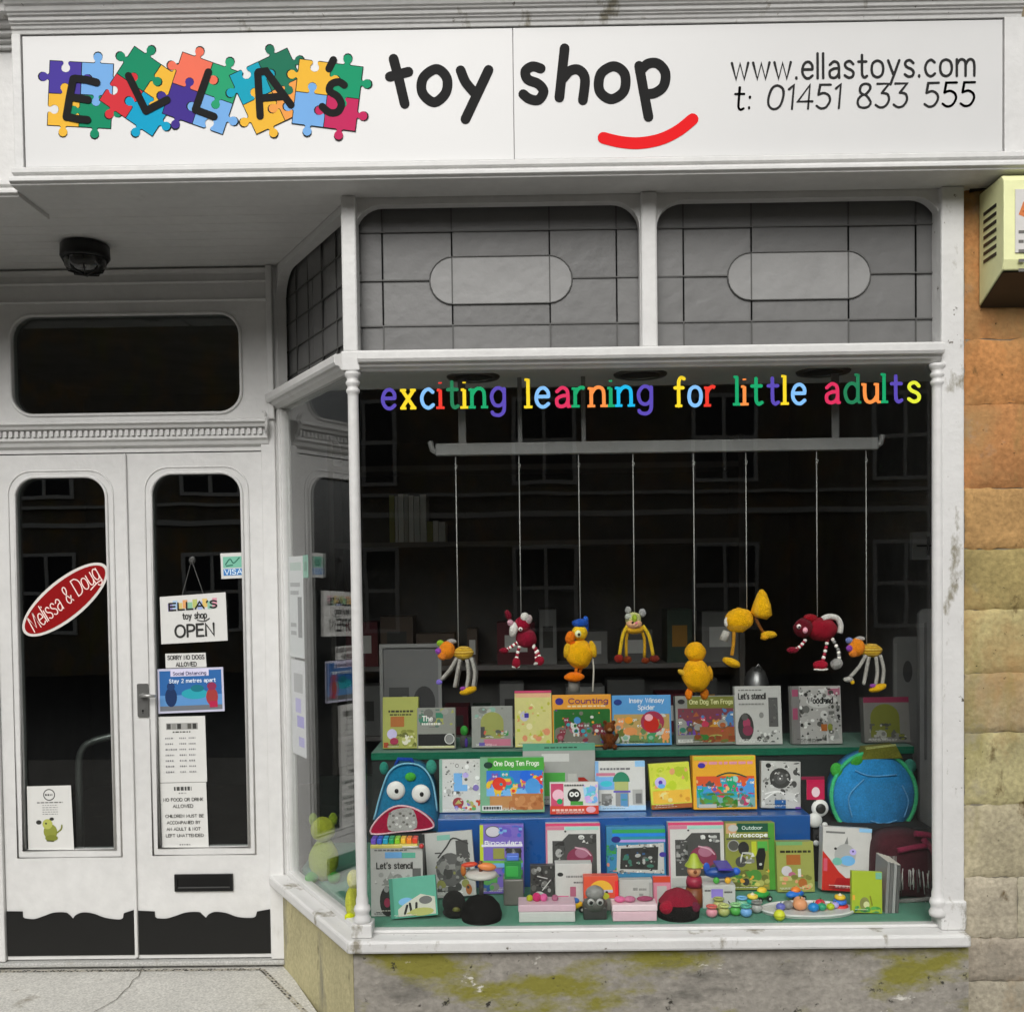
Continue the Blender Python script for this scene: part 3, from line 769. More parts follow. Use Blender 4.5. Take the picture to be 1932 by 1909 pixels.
b = MB(); b.prism([(1.49, 3.536), (1.49, 3.71), (2.09, 3.71), (2.09, 4.72), (-.93, 4.72), (-.93, 4.30), (-.51, 3.546)], .2, ZF, '1c8262'); b.build('display_floor', BAIZE, shop)
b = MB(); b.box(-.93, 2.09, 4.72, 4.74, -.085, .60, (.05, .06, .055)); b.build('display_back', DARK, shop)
# tiers
xb0, xb1 = Q(826, 1560, 4.0)[0], Q(1529, 1560, 4.0)[0]
b = MB(); b.box(xb0, xb1, 4.0, 4.29, ZF + .001, ZB, '11539c'); tag(b.build('blue_display_shelf', mat('blue_laminate', .28, .5, .03, 10, coat=.3), bevel=.003), 'plain blue display shelf carrying the middle row of boxes', 'display shelf')
xa0, xa1 = Q(702, 1420, 4.31)[0], Q(1722, 1420, 4.31)[0]
t = thing('display_stand', 'dark upper display tier with green cloth edge behind the blue shelf', 'display stand', ((xa0 + xa1) / 2, 4.45, ZF))
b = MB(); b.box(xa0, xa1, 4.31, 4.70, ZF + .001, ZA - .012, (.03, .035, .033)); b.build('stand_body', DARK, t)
b = MB(); b.box(xa0 - .003, xa1 + .003, 4.303, 4.703, ZA - .0118, ZA - .0005, '17694e'); b.box(xa0 - .003, xa1 + .003, 4.303, 4.3085, ZA - .03, ZA - .0120, '17694e'); b.build('cloth_cover', BAIZE, t)
x0_, x1_ = Q(1536, 1600, 4.02)[0], Q(1760, 1600, 4.02)[0]
b = MB(); b.box(x0_, x1_, 4.03, 4.29, ZF + .001, .50, (.035, .035, .035)); tag(b.build('display_block', DARK, bevel=.003), 'black low plinth under the round blue bag', 'plinth')
x0_, x1_ = Q(704, 1600, 4.02)[0], Q(824, 1600, 4.02)[0]
b = MB(); b.box(x0_, x1_ - .004, 4.03, 4.29, ZF + .001, .50, (.03, .035, .035)); tag(b.build('display_block', DARK, bevel=.003), 'black low plinth under the blue monster backpack', 'plinth')
# recessed downlights in the display ceiling
for k, (dx, lab) in enumerate(((893, 'above the word exciting'), (1208, 'above the last letters of learning'), (1553, 'above the words little adults'))):
    x, _ = Q(dx, 715, 3.79)
    t = thing('downlight', 'round unlit recessed ceiling light ' + lab, 'ceiling light', (x, 3.79, 2.236), group='recessed lights in the display ceiling')
    b = MB(); b.lathe([(.07, 2.2355), (.072, 2.230), (.094, 2.229), (.098, 2.2355)], x, 3.79, '6a6a68', 28); b.build('trim_ring', METAL, t)
    b = MB(); b.lathe([(.001, 2.2340), (.0695, 2.2335), (.0695, 2.2355)], x, 3.79, '1a1a1a', 28); b.build('lamp_face', PLASTIC, t)
# hanging rail
p0, p1 = Q(822, 846, 3.8), Q(1655, 838, 3.8)
zr = (p0[1] + p1[1]) / 2
t = thing('hanging_rail', 'grey wooden rail with upturned ends hung from the display ceiling', 'rail', ((p0[0] + p1[0]) / 2, 3.8, zr))
GREYR = (.26, .26, .255)
b = MB(); b.box(p0[0], p1[0], 3.785, 3.815, zr - .024, zr + .02, GREYR)
b.tube([(p0[0] + .004, 3.8, zr - .012), (p0[0] - .012, 3.8, zr - .002), (p0[0] - .02, 3.8, zr + .03)], .011, GREYR, 8)
b.tube([(p1[0] - .004, 3.8, zr - .012), (p1[0] + .012, 3.8, zr - .002), (p1[0] + .02, 3.8, zr + .03)], .011, GREYR, 8)
b.build('rail_bar', WOOD, t, .006)
for dx in (872, 1576):
    x, _ = Q(dx, 800, 3.82)
    b = MB(); b.box(x - .014, x + .014, 3.8165, 3.824, zr - .024, 2.2355, (.22, .22, .215)); b.build('strap', WOOD, t, .002)
for dx in (981, 1101):
    x, _ = Q(dx, 800, 3.82)
    b = MB(); b.box(x - .008, x + .008, 3.8165, 3.822, zr + .0, 2.2355, (.22, .22, .215)); b.build('strap', WOOD, t, .002)

# ------------------------------------------------------------------ toys hanging on strings
KT = 3.8 / FD
def hang(kind, label, cat, sx, st, parts, yo=0):
    """toy hung from the rail: parts drawn in picture units round its centre, each with real depth"""
    xs_, _ = Q(sx, st, 3.8)
    base = min(p for part in parts for p in [1])
    t = thing(kind, label, cat, (xs_, 3.8, Q(sx, st, 3.8)[1]), group='toys hanging on strings')
    for name, prims, m in parts:
        b = MB()
        for p in prims:
            if p[0] == 's':
                _, x, y, r, col = p[:5]; dep = p[5] if len(p) > 5 else 0
                r = r if isinstance(r, tuple) else (r, r)
                rx, rz = r[0] * KT, r[1] * KT; ry = (r[2] if len(r) > 2 else (r[0] + r[1]) / 2 * .9) * KT
                rot = R(p[6]) if len(p) > 6 else 0
                cf = (lambda j, i, c=col: c[(j if len(c) > 2 else i) % len(c)]) if isinstance(col, list) else None
                X, Z = Q(x, y, 3.8)
                b.ball((X, 3.8 + dep * KT, Z), (rx, ry, rz), col if not cf else 'ffffff', 22, 15, rot, cf, lump=.055 if m is PLUSH else 0)
            else:
                _, pts, r, col = p[:4]; dep = p[4] if len(p) > 4 else 0
                q = [(Q(x, y, 3.8)[0], 3.8 + dep * KT, Q(x, y, 3.8)[1]) for x, y in pts]
                if isinstance(r, list): r = [k * KT for k in r]
                else: r = r * KT
                b.tube(smooth(q, 3) if len(q) > 2 and not isinstance(r, list) else q, r, col, 8)
        b.build(name, m, t)
    top = Q(sx, 858, 3.8)[1]; zt_ = zr - .024
    b = MB(); z1_ = Q(sx, st, 3.8)[1]
    b.tube([(xs_, 3.8, z1_), (xs_, 3.8, zt_)], .0018, 'b0b0ac', 6)
    b.tube([(xs_ - .004, 3.799, zt_ - .03), (xs_ + .005, 3.797, zt_ - .036), (xs_ + .002, 3.8, zt_ - .05)], .0016, 'b8b8b4', 5)
    b.ball((xs_, 3.8, zt_ - .045), .004, 'b8b8b4', 8, 6)
    b.build('string', FABRIC, t)
    return t
WHT, ORG, YLW, MAR, GRY = 'f8f4ec', 'ff9420', 'ffd024', '9c1030', 'a8a59e'
def giraffe(dx, dy, label, back):
    o = lambda x, y: (x + dx, y + dy)
    stripes = ['e8c040', 'c08a20', 'f2d060']
    parts = [('head', [('s', *o(844, 1226), (15, 17), ORG, -6), ('s', *o(836, 1236), (9, 8), 'f08a30', -12), ('s', *o(828, 1227), 6, 'a050c0', -14)], PLUSH),
             ('ear', [('s', *o(831, 1213), (7, 6), '9ccc30' if not back else '8090d0', -4)], PLUSH), ('horn', [('s', *o(852, 1210), (10, 5), 'b8b4b0', -2)], PLUSH),
             ('body', [('s', *o(874, 1232), (20, 13), ['e8c040', 'd8a428', 'f2d060', 'c08a20'], 2)], PLUSH)]
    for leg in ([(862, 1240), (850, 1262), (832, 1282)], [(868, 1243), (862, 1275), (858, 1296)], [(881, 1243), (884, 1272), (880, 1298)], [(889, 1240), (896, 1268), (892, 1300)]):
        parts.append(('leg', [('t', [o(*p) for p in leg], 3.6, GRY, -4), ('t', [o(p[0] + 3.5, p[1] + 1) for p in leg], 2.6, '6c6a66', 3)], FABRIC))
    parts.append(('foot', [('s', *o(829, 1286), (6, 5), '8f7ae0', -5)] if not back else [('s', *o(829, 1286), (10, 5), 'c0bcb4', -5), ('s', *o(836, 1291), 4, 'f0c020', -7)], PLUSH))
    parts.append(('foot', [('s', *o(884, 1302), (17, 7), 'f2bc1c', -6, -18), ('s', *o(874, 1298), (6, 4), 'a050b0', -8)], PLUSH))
    return hang('toy_giraffe', label, 'hanging toy', 865 + dx, 1222 + dy, parts)
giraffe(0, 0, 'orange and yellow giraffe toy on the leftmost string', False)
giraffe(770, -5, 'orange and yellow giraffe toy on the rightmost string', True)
def beads(pts, r, cols):
    q = smooth(pts, 3); return [('s', x, y, r, cols[i % len(cols)], -3) for i, (x, y) in enumerate(q)]
hang('toy_donkey', 'maroon donkey toy with white muzzle hanging on second string', 'hanging toy', 983, 1158, [
    ('head', [('s', 986, 1178, (15, 16), MAR, -4), ('s', 969, 1187, (8, 14), WHT, -10, 12), ('s', 963, 1174, (6, 6), 'f0b8c8', -12)], PLUSH),
    ('ear', [('s', 959, 1160, (6, 10), '7a0d28', -2, -20), ('s', 990, 1163, (8, 8), WHT, -12), ('s', 997, 1168, (7, 9), 'c9b8b8', -10, 20)], PLUSH),
    ('eye', [('s', 982, 1186, 4, 'f8f0ea', -18), ('s', 982, 1186.5, 2, '201010', -21)], PLASTIC),
    ('body', [('s', 993, 1204, (20, 18), '901030', 0)], PLUSH),
    ('leg', beads([(976, 1212), (966, 1219), (958, 1224)], 3.4, [WHT, MAR]), PLASTIC), ('leg', beads([(981, 1216), (977, 1230), (974, 1244)], 3.4, [MAR, WHT]), PLASTIC),
    ('leg', beads([(1004, 1214), (1014, 1228), (1018, 1240)], 3.4, [MAR, WHT]), PLASTIC), ('leg', beads([(1000, 1214), (1010, 1225), (1012, 1240)], 3.2, [WHT, MAR]), PLASTIC),
    ('foot', [('s', 951, 1227, (9, 6), '8c0f2c', -4)], PLUSH), ('foot', [('s', 974, 1250, (8, 10), 'a01230', -6), ('s', 973, 1257, (8, 3), WHT, -6)], PLUSH), ('foot', [('s', 1018, 1246, (9, 9), 'a01230', -4), ('s', 1013, 1250, (7, 3), WHT, -6, -20)], PLUSH)])
hang('toy_duck', 'yellow duck toy with a blue cap and orange beak', 'hanging toy', 1095, 1172, [
    ('head', [('s', 1094, 1193, (15, 15), YLW, 0)], PLUSH), ('hat', [('s', 1095, 1176, (16, 9), '1d55b8', -1), ('s', 1105, 1182, (6, 14), '1d55b8', 4), ('s', 1105, 1168, (5, 6), '2a66d0', 0)], PLUSH),
    ('eye', [('s', 1090, 1195, (6, 7), 'e8f0c0', -13), ('s', 1091, 1195.5, 2.8, '101010', -18)], PLASTIC),
    ('beak', [('s', 1075, 1202, (9, 12), 'ff8410', -8, 15), ('s', 1079, 1212, (7, 4), 'f06a08', -8)], PLUSH),
    ('body', [('s', 1093, 1234, (26, 27), 'ffbc0c', 0)], PLUSH), ('wing', [('s', 1070, 1226, (7, 15), 'f5c020', -6, 12)], PLUSH), ('wing', [('s', 1118, 1224, (7, 16), 'f5c020', -6, -14)], PLUSH),
    ('leg', [('t', [(1088, 1256), (1086, 1268)], 3, 'ff9020', -4), ('t', [(1098, 1257), (1094, 1268)], 3, 'ff9020', 3)], PLUSH),
    ('foot', [('s', 1083, 1276, (19, 9), 'ff8208', -8)], PLUSH),
    ('paper_tag', [('t', [(1083, 1284), (1083, 1306)], [11, 11], '7d7a74', 4), ('t', [(1117, 1236), (1120, 1262), (1118, 1304)], 1.6, 'bcb8ac', -2)], PAPER)])
hang('toy_spider', 'pale headed toy with two pairs of long yellow dangling legs', 'hanging toy', 1197, 1155, [
    ('head', [('s', 1195, 1168, (15, 13), 'd8d890', 0), ('s', 1185, 1163, (7, 6), 'c8ccc0', -6), ('s', 1196, 1166, (5, 8), 'a8c038', -12)], PLUSH),
    ('ear', [('s', 1185, 1151, (6, 7), 'b4b4b0', 0)], PLUSH), ('ear', [('s', 1212, 1156, (7, 8), 'a8a8a8', 0)], PLUSH),
    ('muzzle', [('s', 1196, 1177, (15, 9), 'f0b890', -6), ('s', 1192, 1174, 2.4, '201008', -15), ('s', 1199, 1175, 2.6, 'f080a0', -15)], PLUSH),
    ('body', [('s', 1197, 1187, (20, 9), 'e8b02a', 2)], PLUSH),
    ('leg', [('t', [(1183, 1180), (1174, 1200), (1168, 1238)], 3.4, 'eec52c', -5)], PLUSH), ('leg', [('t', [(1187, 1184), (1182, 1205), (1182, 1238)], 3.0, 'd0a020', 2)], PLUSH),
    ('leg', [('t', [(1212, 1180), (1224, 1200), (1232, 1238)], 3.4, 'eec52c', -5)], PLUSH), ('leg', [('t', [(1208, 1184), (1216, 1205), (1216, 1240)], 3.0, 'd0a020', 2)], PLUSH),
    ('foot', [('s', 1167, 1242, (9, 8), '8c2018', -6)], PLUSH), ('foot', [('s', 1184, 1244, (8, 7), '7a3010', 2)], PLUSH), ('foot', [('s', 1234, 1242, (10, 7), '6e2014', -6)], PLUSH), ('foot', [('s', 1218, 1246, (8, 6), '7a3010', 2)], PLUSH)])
hang('toy_chick', 'plain yellow chick toy seen from behind above the blue game box', 'hanging toy', 1311, 1212, [
    ('head', [('s', 1312, 1230, (20, 19), 'ffba0c', 0)], PLUSH), ('body', [('s', 1314, 1274, (27, 31), 'ffba0c', 0)], PLUSH),
    ('wing', [('s', 1286, 1268, (9, 5), 'f2c238', -4, 30)], PLUSH), ('wing', [('s', 1340, 1270, (5, 14), 'e8a818', 0, -8)], PLUSH),
    ('foot', [('s', 1299, 1309, (7, 11), 'ff8a18', -2)], PLUSH), ('foot', [('s', 1330, 1309, (8, 11), 'd87a18', 4)], PLUSH)])
hang('toy_bird', 'yellow bird toy bent sideways with a pointed yellow tail', 'hanging toy', 1409, 1152, [
    ('body', [('s', 1394, 1170, (27, 23), 'ffbc0e', 0, -12), ('s', 1370, 1173, (5, 9), WHT, -4)], PLUSH),
    ('tail', [('t', [(1436, 1112), (1437, 1120), (1437, 1140), (1436, 1158), (1434, 1166)], [3, 9, 17, 21, 12], 'ffc010', -2)], PLUSH),
    ('leg', [('t', [(1424, 1164), (1434, 1184), (1440, 1193)], 3, '8a5218', -2)], PLUSH), ('leg', [('t', [(1384, 1190), (1383, 1215), (1380, 1236)], 3.4, 'd89a2a', -4)], PLUSH),
    ('foot', [('s', 1450, 1197, (15, 7), 'f5bc18', -4, 0), ('s', 1441, 1202, (8, 5), 'e8a818', -8)], PLUSH), ('foot', [('s', 1379, 1249, (18, 8), 'f5bc18', -6, 22)], PLUSH),
    ('paper_tag', [('t', [(1370, 1190), (1363, 1208)], [7, 9], 'a8a49c', -6)], PAPER)])
hang('toy_ladybird', 'dark red long bodied toy with a curved white tail', 'hanging toy', 1542, 1162, [
    ('body', [('s', 1551, 1187, (29, 22), '9a1028', 2)], PLUSH), ('hump', [('s', 1529, 1167, (14, 9), 'a00c20', 0)], PLUSH),
    ('head', [('s', 1514, 1184, (18, 18), '6a0c20', -4)], PLUSH), ('eye', [('s', 1503, 1181, 4.4, 'f8e8e8', -16), ('s', 1503, 1182, 2.2, '201010', -20), ('s', 1514, 1188, (5, 6), 'f0a8b8', -18)], PLASTIC),
    ('tail', [('t', [(1550, 1168), (1562, 1163), (1578, 1166), (1585, 1180), (1583, 1194)], 5.5, 'e8e4de', -4)], PLUSH),
    ('leg', beads([(1518, 1208), (1510, 1218), (1502, 1224)], 3.4, [WHT, MAR]), PLASTIC), ('leg', beads([(1560, 1208), (1556, 1228), (1552, 1244)], 3.6, [MAR, WHT]), PLASTIC), ('leg', beads([(1570, 1206), (1580, 1225), (1582, 1240)], 3.6, [WHT, '8a8a88']), PLASTIC),
    ('foot', [('s', 1494, 1226, (11, 6), '8c0f2c', -4)], PLUSH), ('foot', [('s', 1546, 1254, (14, 9), 'b41030', -6), ('s', 1547, 1262, (14, 3), WHT, -6)], PLUSH), ('foot', [('s', 1577, 1252, (12, 10), 'a8a6a2', -4, -30)], PLUSH)])

# ------------------------------------------------------------------ boxes, books and toys on the display
def carton(name, label, cat, px, Y, zb, th, body, art, group=None, lean=7, roll=0, yaw=0, side=None, m=None, partname='carton'):
    x0, y0, x1, y1 = px
    w_ = (x1 - x0) * Y / FD
    cx_, _ = Q((x0 + x1) / 2, y1, Y)
    ztop = Q((x0 + x1) / 2, y0, Y + .01)[1]
    h_ = (ztop - zb) / math.cos(R(lean))
    t = thing(name, label, cat, (cx_, Y + th, zb), (R(-lean), R(roll), R(yaw)), group, local=True)
    if roll: t.location.z += abs(math.sin(R(roll))) * w_ / 2
    b = MB(); b.box(-w_ / 2, w_ / 2, -th, 0, 0, h_, body)
    if side:
        b.c[4] = b.c[5] = lin(side)
    b.build(partname, m or CARD, t, .0015)
    X = lambda u: (u - .5) * w_
    Z = lambda v: v * h_
    a = MB(); tt = MB(); k = 0
    for q in art:
        y = -th - .0006 - k * .00012; k += 1
        if q[0] == 'r': a.rect(X(q[1]), Z(q[2]), X(q[3]), Z(q[4]), y, q[5])
        elif q[0] == 'e': a.disc(X(q[1]), Z(q[2]), q[3] * w_, q[4] * h_, y, q[5], 18, R(q[6]) if len(q) > 6 else 0)
        elif q[0] == 'p': a.poly([(X(u), Z(v)) for u, v in q[1]], y, q[2])
        elif q[0] == 's': a.ribbon([(X(u), Z(v)) for u, v in (smooth(q[1], 4) if len(q[1]) > 2 else q[1])], q[2] * w_, y, q[3])
        elif q[0] == 'o':
            n_ = 20; pts = [(X(q[1] + q[3] * math.cos(2 * math.pi * i / n_)), Z(q[2] + q[4] * math.sin(2 * math.pi * i / n_))) for i in range(n_)]
            a.ribbon(pts, q[5] * w_, y, q[6], closed=True)
        elif q[0] == 'd': dash(a, X(q[1]), X(q[3]), Z(q[2]), q[4] * h_, y, q[5], k)
        elif q[0] == 'b':
            rr_ = random.Random(q[6] * 7 + 1); u0, v0, u1, v1 = q[1:5]; n_ = q[7] if len(q) > 7 else 40; s_ = q[8] if len(q) > 8 else .09
            if n_ >= 60 and sum(max(lin(c)[:3]) - min(lin(c)[:3]) > .12 for c in q[5]) >= 4:
                W_, H_ = (u1 - u0), (v1 - v0); kk = 0
                def el(u, v, ru, rv, c, rot=0):
                    nonlocal kk
                    u = min(max(u, u0 + ru), u1 - ru); v = min(max(v, v0 + rv), v1 - rv)
                    a.disc(X(u), Z(v), ru * w_, rv * h_, y - .00001 * kk, c, 12, rot); kk += 1
                asp = w_ / h_
                a.rect(X(u0), Z(v0), X(u1), Z(v0 + H_ * .42), y + .00002, q[5][3]); a.rect(X(u0), Z(v0 + H_ * .42), X(u1), Z(v1), y + .00001, q[5][2])
                for h in range(3): el(u0 + W_ * (.2 + .3 * h), v0 + H_ * .40, W_ * .24, H_ * .13, q[5][(h + 3) % len(q[5])])
                for c_ in range(7):
                    u = u0 + W_ * (.08 + .14 * c_ + rr_.uniform(-.03, .03)); v = v0 + H_ * rr_.choice((.22, .40, .58)); r_ = W_ * rr_.uniform(.055, .10)
                    cc = rr_.choice(q[5]); c2 = rr_.choice(q[5])
                    for l in (-.5, .5): el(u + l * r_, v - r_ * asp * 1.1, r_ * .28, r_ * asp * .5, cc)
                    el(u, v, r_ * 1.05, r_ * asp * .9, cc); el(u, v - r_ * asp * .2, r_ * .6, r_ * asp * .5, c2)
                    hu = u + rr_.choice((-.6, .6)) * r_; hv = v + r_ * asp * 1.0
                    for l in (-.5, .5): el(hu + l * r_, hv + r_ * asp * .6, r_ * .3, r_ * asp * .38, cc)
                    el(hu, hv, r_ * .8, r_ * asp * .75, cc)
                    for l in (-.3, .3): el(hu + l * r_, hv + r_ * asp * .15, r_ * .22, r_ * asp * .24, 'f4f4f0'); el(hu + l * r_, hv + r_ * asp * .12, r_ * .1, r_ * asp * .11, '181818')
                y -= .0004; n_ = n_ // 3; s_ = s_ * .5
            for i in range(n_):
                u, v = rr_.uniform(u0, u1), rr_.uniform(v0, v1); r_ = s_ * (.35 + 1.5 * (1 - i / n_) ** 2 * rr_.uniform(.5, 1.1)); c_ = rr_.choice(q[5])
                ru = min(r_, u - u0 + .004, u1 - u + .004); rv = min(r_ * w_ / h_ * rr_.uniform(.6, 1.3), v - v0 + .004, v1 - v + .004)
                yy_ = y - i * .00002
                kind = rr_.random()
                if kind < .78: a.disc(X(u), Z(v), ru * w_, rv * h_, yy_, c_, 10, rr_.uniform(-.3, .3))
                elif kind < .9: a.rect(X(u - ru), Z(v - rv * .6), X(u + ru), Z(v + rv * .6), yy_, c_)
                else: a.poly([(X(u - ru), Z(v - rv)), (X(u + ru), Z(v - rv * .7)), (X(u + ru * .1), Z(v + rv))], yy_, c_)
            k += 4
        elif q[0] == 't':
            st = q[7] if len(q) > 7 else 11
            text(tt, q[1], X(q[2]), Z(q[3]), None, q[5] * h_, -th - .0022, q[6], stroke=st, u1=X(q[4]))
    rs_ = random.Random(int(x0 * 13))
    for l in range(3):
        dash(a, X(.06 + .1 * rs_.random()), X(.40 + .35 * rs_.random()), Z(.035 + l * .022), .009 * h_, -th - .0021, rs_.choice(['f0f0ea', '2a2a28', 'd8d4c8']), l + int(x0))
    if a.f: a.build('cover_print', CARD, t)
    if tt.f: tt.build('title', CARD, t)
    return t
BX = 'game boxes on the tiers'
JB = ['e8452c', 'f5b83a', '3f86c8', '2f9a4a', '8a4ab0', 'f2e6d0', '7a4a2a', '30a8b8', 'e07898']
# --- upper tier
YA = 4.37
carton('game_box', 'olive story cards box with brown square picture, leftmost on the top tier', 'game box', (722, 1318, 790, 1418), YA, ZA, .05, 'a8ac58', [
    ('d', .16, .70, .88, .04, '33331c'), ('d', .2, .64, .8, .03, '4a4a26'), ('r', .22, .42, .60, .62, 'b06a30'), ('e', .26, .28, .14, .10, 'ccc4e8'), ('e', .32, .14, .12, .07, 'a83050'), ('b', .4, .04, .94, .36, ['8a8e3c', 'c8c880', '6c7030', 'e8e4d0'], 3, 26, .07), ('r', .03, .02, .16, .12, 'b04a20')], BX)
carton('game_box', 'grey green box with black lower band and round emblem on the top tier', 'game box', (787, 1338, 860, 1418), YA - .02, ZA, .05, '8e9088', [
    ('b', .04, .52, .96, .97, ['5c7a6a', '9a9c94', 'a8ac58', '70726c', '3a8468'], 4, 26, .09), ('t', 'The', .14, .68, .40, .16, 'f2f2ee', 14), ('d', .12, .58, .62, .05, 'e8e8e0'), ('r', .03, .08, .97, .36, '161616'), ('e', .84, .24, .12, .12, '8a8a88'), ('o', .84, .24, .12, .12, .02, 'dededa'), ('r', .03, .02, .97, .075, 'd0cf9c')], BX)
t = thing('toy_figure', 'tiny green and purple toy figure between two boxes on the top tier', 'toy', (Q(875, 1415, 4.40)[0], 4.40, ZA))
x_ = Q(875, 1415, 4.40)[0]
b = MB(); b.ball((x_, 4.40, ZA + .03), (.017, .016, .03), '5a5a58'); b.build('body', PLUSH, t)
b = MB(); b.ball((x_ + .003, 4.40, ZA + .075), (.017, .016, .022), '48b048'); b.build('head', PLUSH, t)
b = MB(); b.ball((x_ + .012, 4.388, ZA + .025), (.007, .007, .02), '5a40a0'); b.build('arm', PLUSH, t)
carton('game_box', 'grey box with olive arched doorway picture on the top tier', 'game box', (890, 1335, 968, 1415), YA, ZA, .05, '9c9e98', [
    ('b', .05, .70, .95, .97, ['8cb8a8', 'b8bab2', '7e827c'], 5, 16, .08), ('p', [(.22, .22)] + arcpts(.5, .6, .28, .26, 180, 0, 10) + [(.78, .22)], 'a2a65a'), ('r', .22, .24, .32, .5, '4a4a48'), ('b', .3, .24, .94, .42, ['8a8c40', '5c5e58', '3f9a50', 'd86a50', 'c8c8c0'], 6, 20, .06), ('r', .3, .04, .95, .2, 'cc7890'), ('r', .18, .04, .32, .12, '6858b0')], BX)
carton('game_box', 'tall pale yellow box with pink lid edge and tiny purple square', 'game box', (972, 1306, 1042, 1414), YA, ZA, .045, 'dcd68a', [
    ('r', 0, .955, 1, 1, 'd04470'), ('r', .03, .88, .97, .95, 'eeb890'), ('e', .26, .55, .12, .09, 'ccc8d8'), ('r', .26, .52, .38, .60, '4438a8'), ('b', .06, .04, .95, .86, ['c2c040', 'e8a86c', 'd8d880', 'e89a70', 'c8d048', 'f0e8b0'], 8, 34, .08)], BX)
carton('game_box', 'orange counting game box with busy farmyard picture', 'game box', (1043, 1314, 1155, 1414), YA - .01, ZA, .06, 'f0a434', [
    ('r', .02, .02, .98, .70, '4a8a50'), ('e', .12, .87, .07, .07, '3a2a90'), ('d', .26, .76, .9, .03, 'f8e0b0'), ('b', .04, .04, .97, .72, ['4a90d0', '2f8a3c', '1f6a24', '777468', 'b06878', '3c3c3a', '30a8b8', 'f0a434', 'd8d8d0', '7848a0', '8a3040'], 11, 85, .075),
    ('t', 'Counting', .28, .83, .94, .13, '6a1a6a', 13)], BX)
carton('game_box', 'light blue game box with a big red spotted ball picture', 'game box', (1156, 1315, 1268, 1414), YA, ZA, .06, '5aa0dc', [
    ('e', .1, .86, .07, .06, '1a3a8a'), ('b', .03, .04, .97, .62, ['8ab8a0', '9a9a90', 'c0a060', '6a8a50', 'f0a060', 'd0d0c8', '3f9a60', '707a30'], 13, 70, .08), ('e', .68, .46, .20, .22, 'a83050'), ('e', .66, .42, .13, .16, 'c8200c'), ('e', .62, .55, .07, .07, 'f8b8c0'), ('e', .28, .50, .07, .07, 'f0a028'), ('e', .30, .28, .12, .08, 'e89858'),
    ('t', 'Insey Winsey', .30, .85, .88, .12, 'f2f8fc', 12), ('t', 'Spider', .44, .71, .72, .12, 'f2f8fc', 12)], BX)
t = thing('teddy_bear', 'small brown teddy bear sitting before the light blue game box', 'teddy bear', (Q(1150, 1425, 4.33)[0], 4.335, ZA))
x_ = Q(1150, 1425, 4.335)[0]
b = MB(); b.ball((x_, 4.335, ZA + .035), (.026, .022, .036), '7a4018'); b.build('body', PLUSH, t)
b = MB(); b.ball((x_, 4.33, ZA + .090), (.024, .022, .024), '8a4a1e'); b.ball((x_, 4.31, ZA + .084), (.010, .008, .008), 'b88a5a'); b.build('head', PLUSH, t)
for sg in (-1, 1):
    b = MB(); b.ball((x_ + sg * .018, 4.332, ZA + .112), .009, '7a4018'); b.build('ear', PLUSH, t)
    b = MB(); b.ball((x_ + sg * .026, 4.322, ZA + .048), (.009, .010, .022), '6a3814', rot=sg * .5); b.build('arm', PLUSH, t)
    b = MB(); b.ball((x_ + sg * .020, 4.313, ZA + .012), (.012, .020, .012), '6a3814'); b.build('leg', PLUSH, t)
carton('game_box', 'shaded brown and olive frog game box with small title on top tier', 'game box', (1276, 1316, 1389, 1416), YA, ZA, .06, '8c8e88', [
    ('r', .20, .72, .98, .98, '74782e'), ('b', .04, .20, .97, .74, ['4a80b8', 'c89030', '7a3a48', '6840a0', '505050', '8a4a20', 'a85a2c', '30806a', 'c83858', '9a9a94'], 17, 70, .08), ('r', .4, .05, .98, .36, 'a0562a'), ('b', .3, .04, .98, .2, ['6c7030', '8a4018', '2f7a30', 'a8a858'], 18, 18, .07), ('r', .03, .04, .28, .11, 'd8d8d4'), ('e', .1, .88, .06, .05, '2a2a2a'),
    ('t', 'One Dog Ten Frogs', .24, .83, .96, .12, 'dcdca0', 13)], BX)
carton('activity_book', 'white stencil activity book with dark oval bear picture on top tier', 'book', (1389, 1297, 1477, 1414), YA, ZA, .04, 'c6c6c2', [
    ('d', .08, .92, .6, .02, '70706c'), ('e', .22, .30, .17, .24, '3c3c3a'), ('e', .24, .36, .08, .1, 'a84060'), ('e', .26, .24, .11, .09, '8a3450'), ('e', .2, .47, .07, .06, '5a5a58'), ('r', .72, .30, .92, .80, '5c5c5a'), ('b', .74, .32, .90, .78, ['4a4a48', '6e6e6a', '585856'], 19, 14, .05), ('b', .45, .04, .94, .24, ['5c5c58', 'e4e4e0', '8a8a86', '3c3c3a'], 20, 26, .045),
    ('e', .56, .50, .05, .05, '8c8c88'), ('d', .08, .68, .62, .025, '8a8a86'), ('t', "Let's stencil", .08, .78, .66, .13, '333331', 14)], BX)
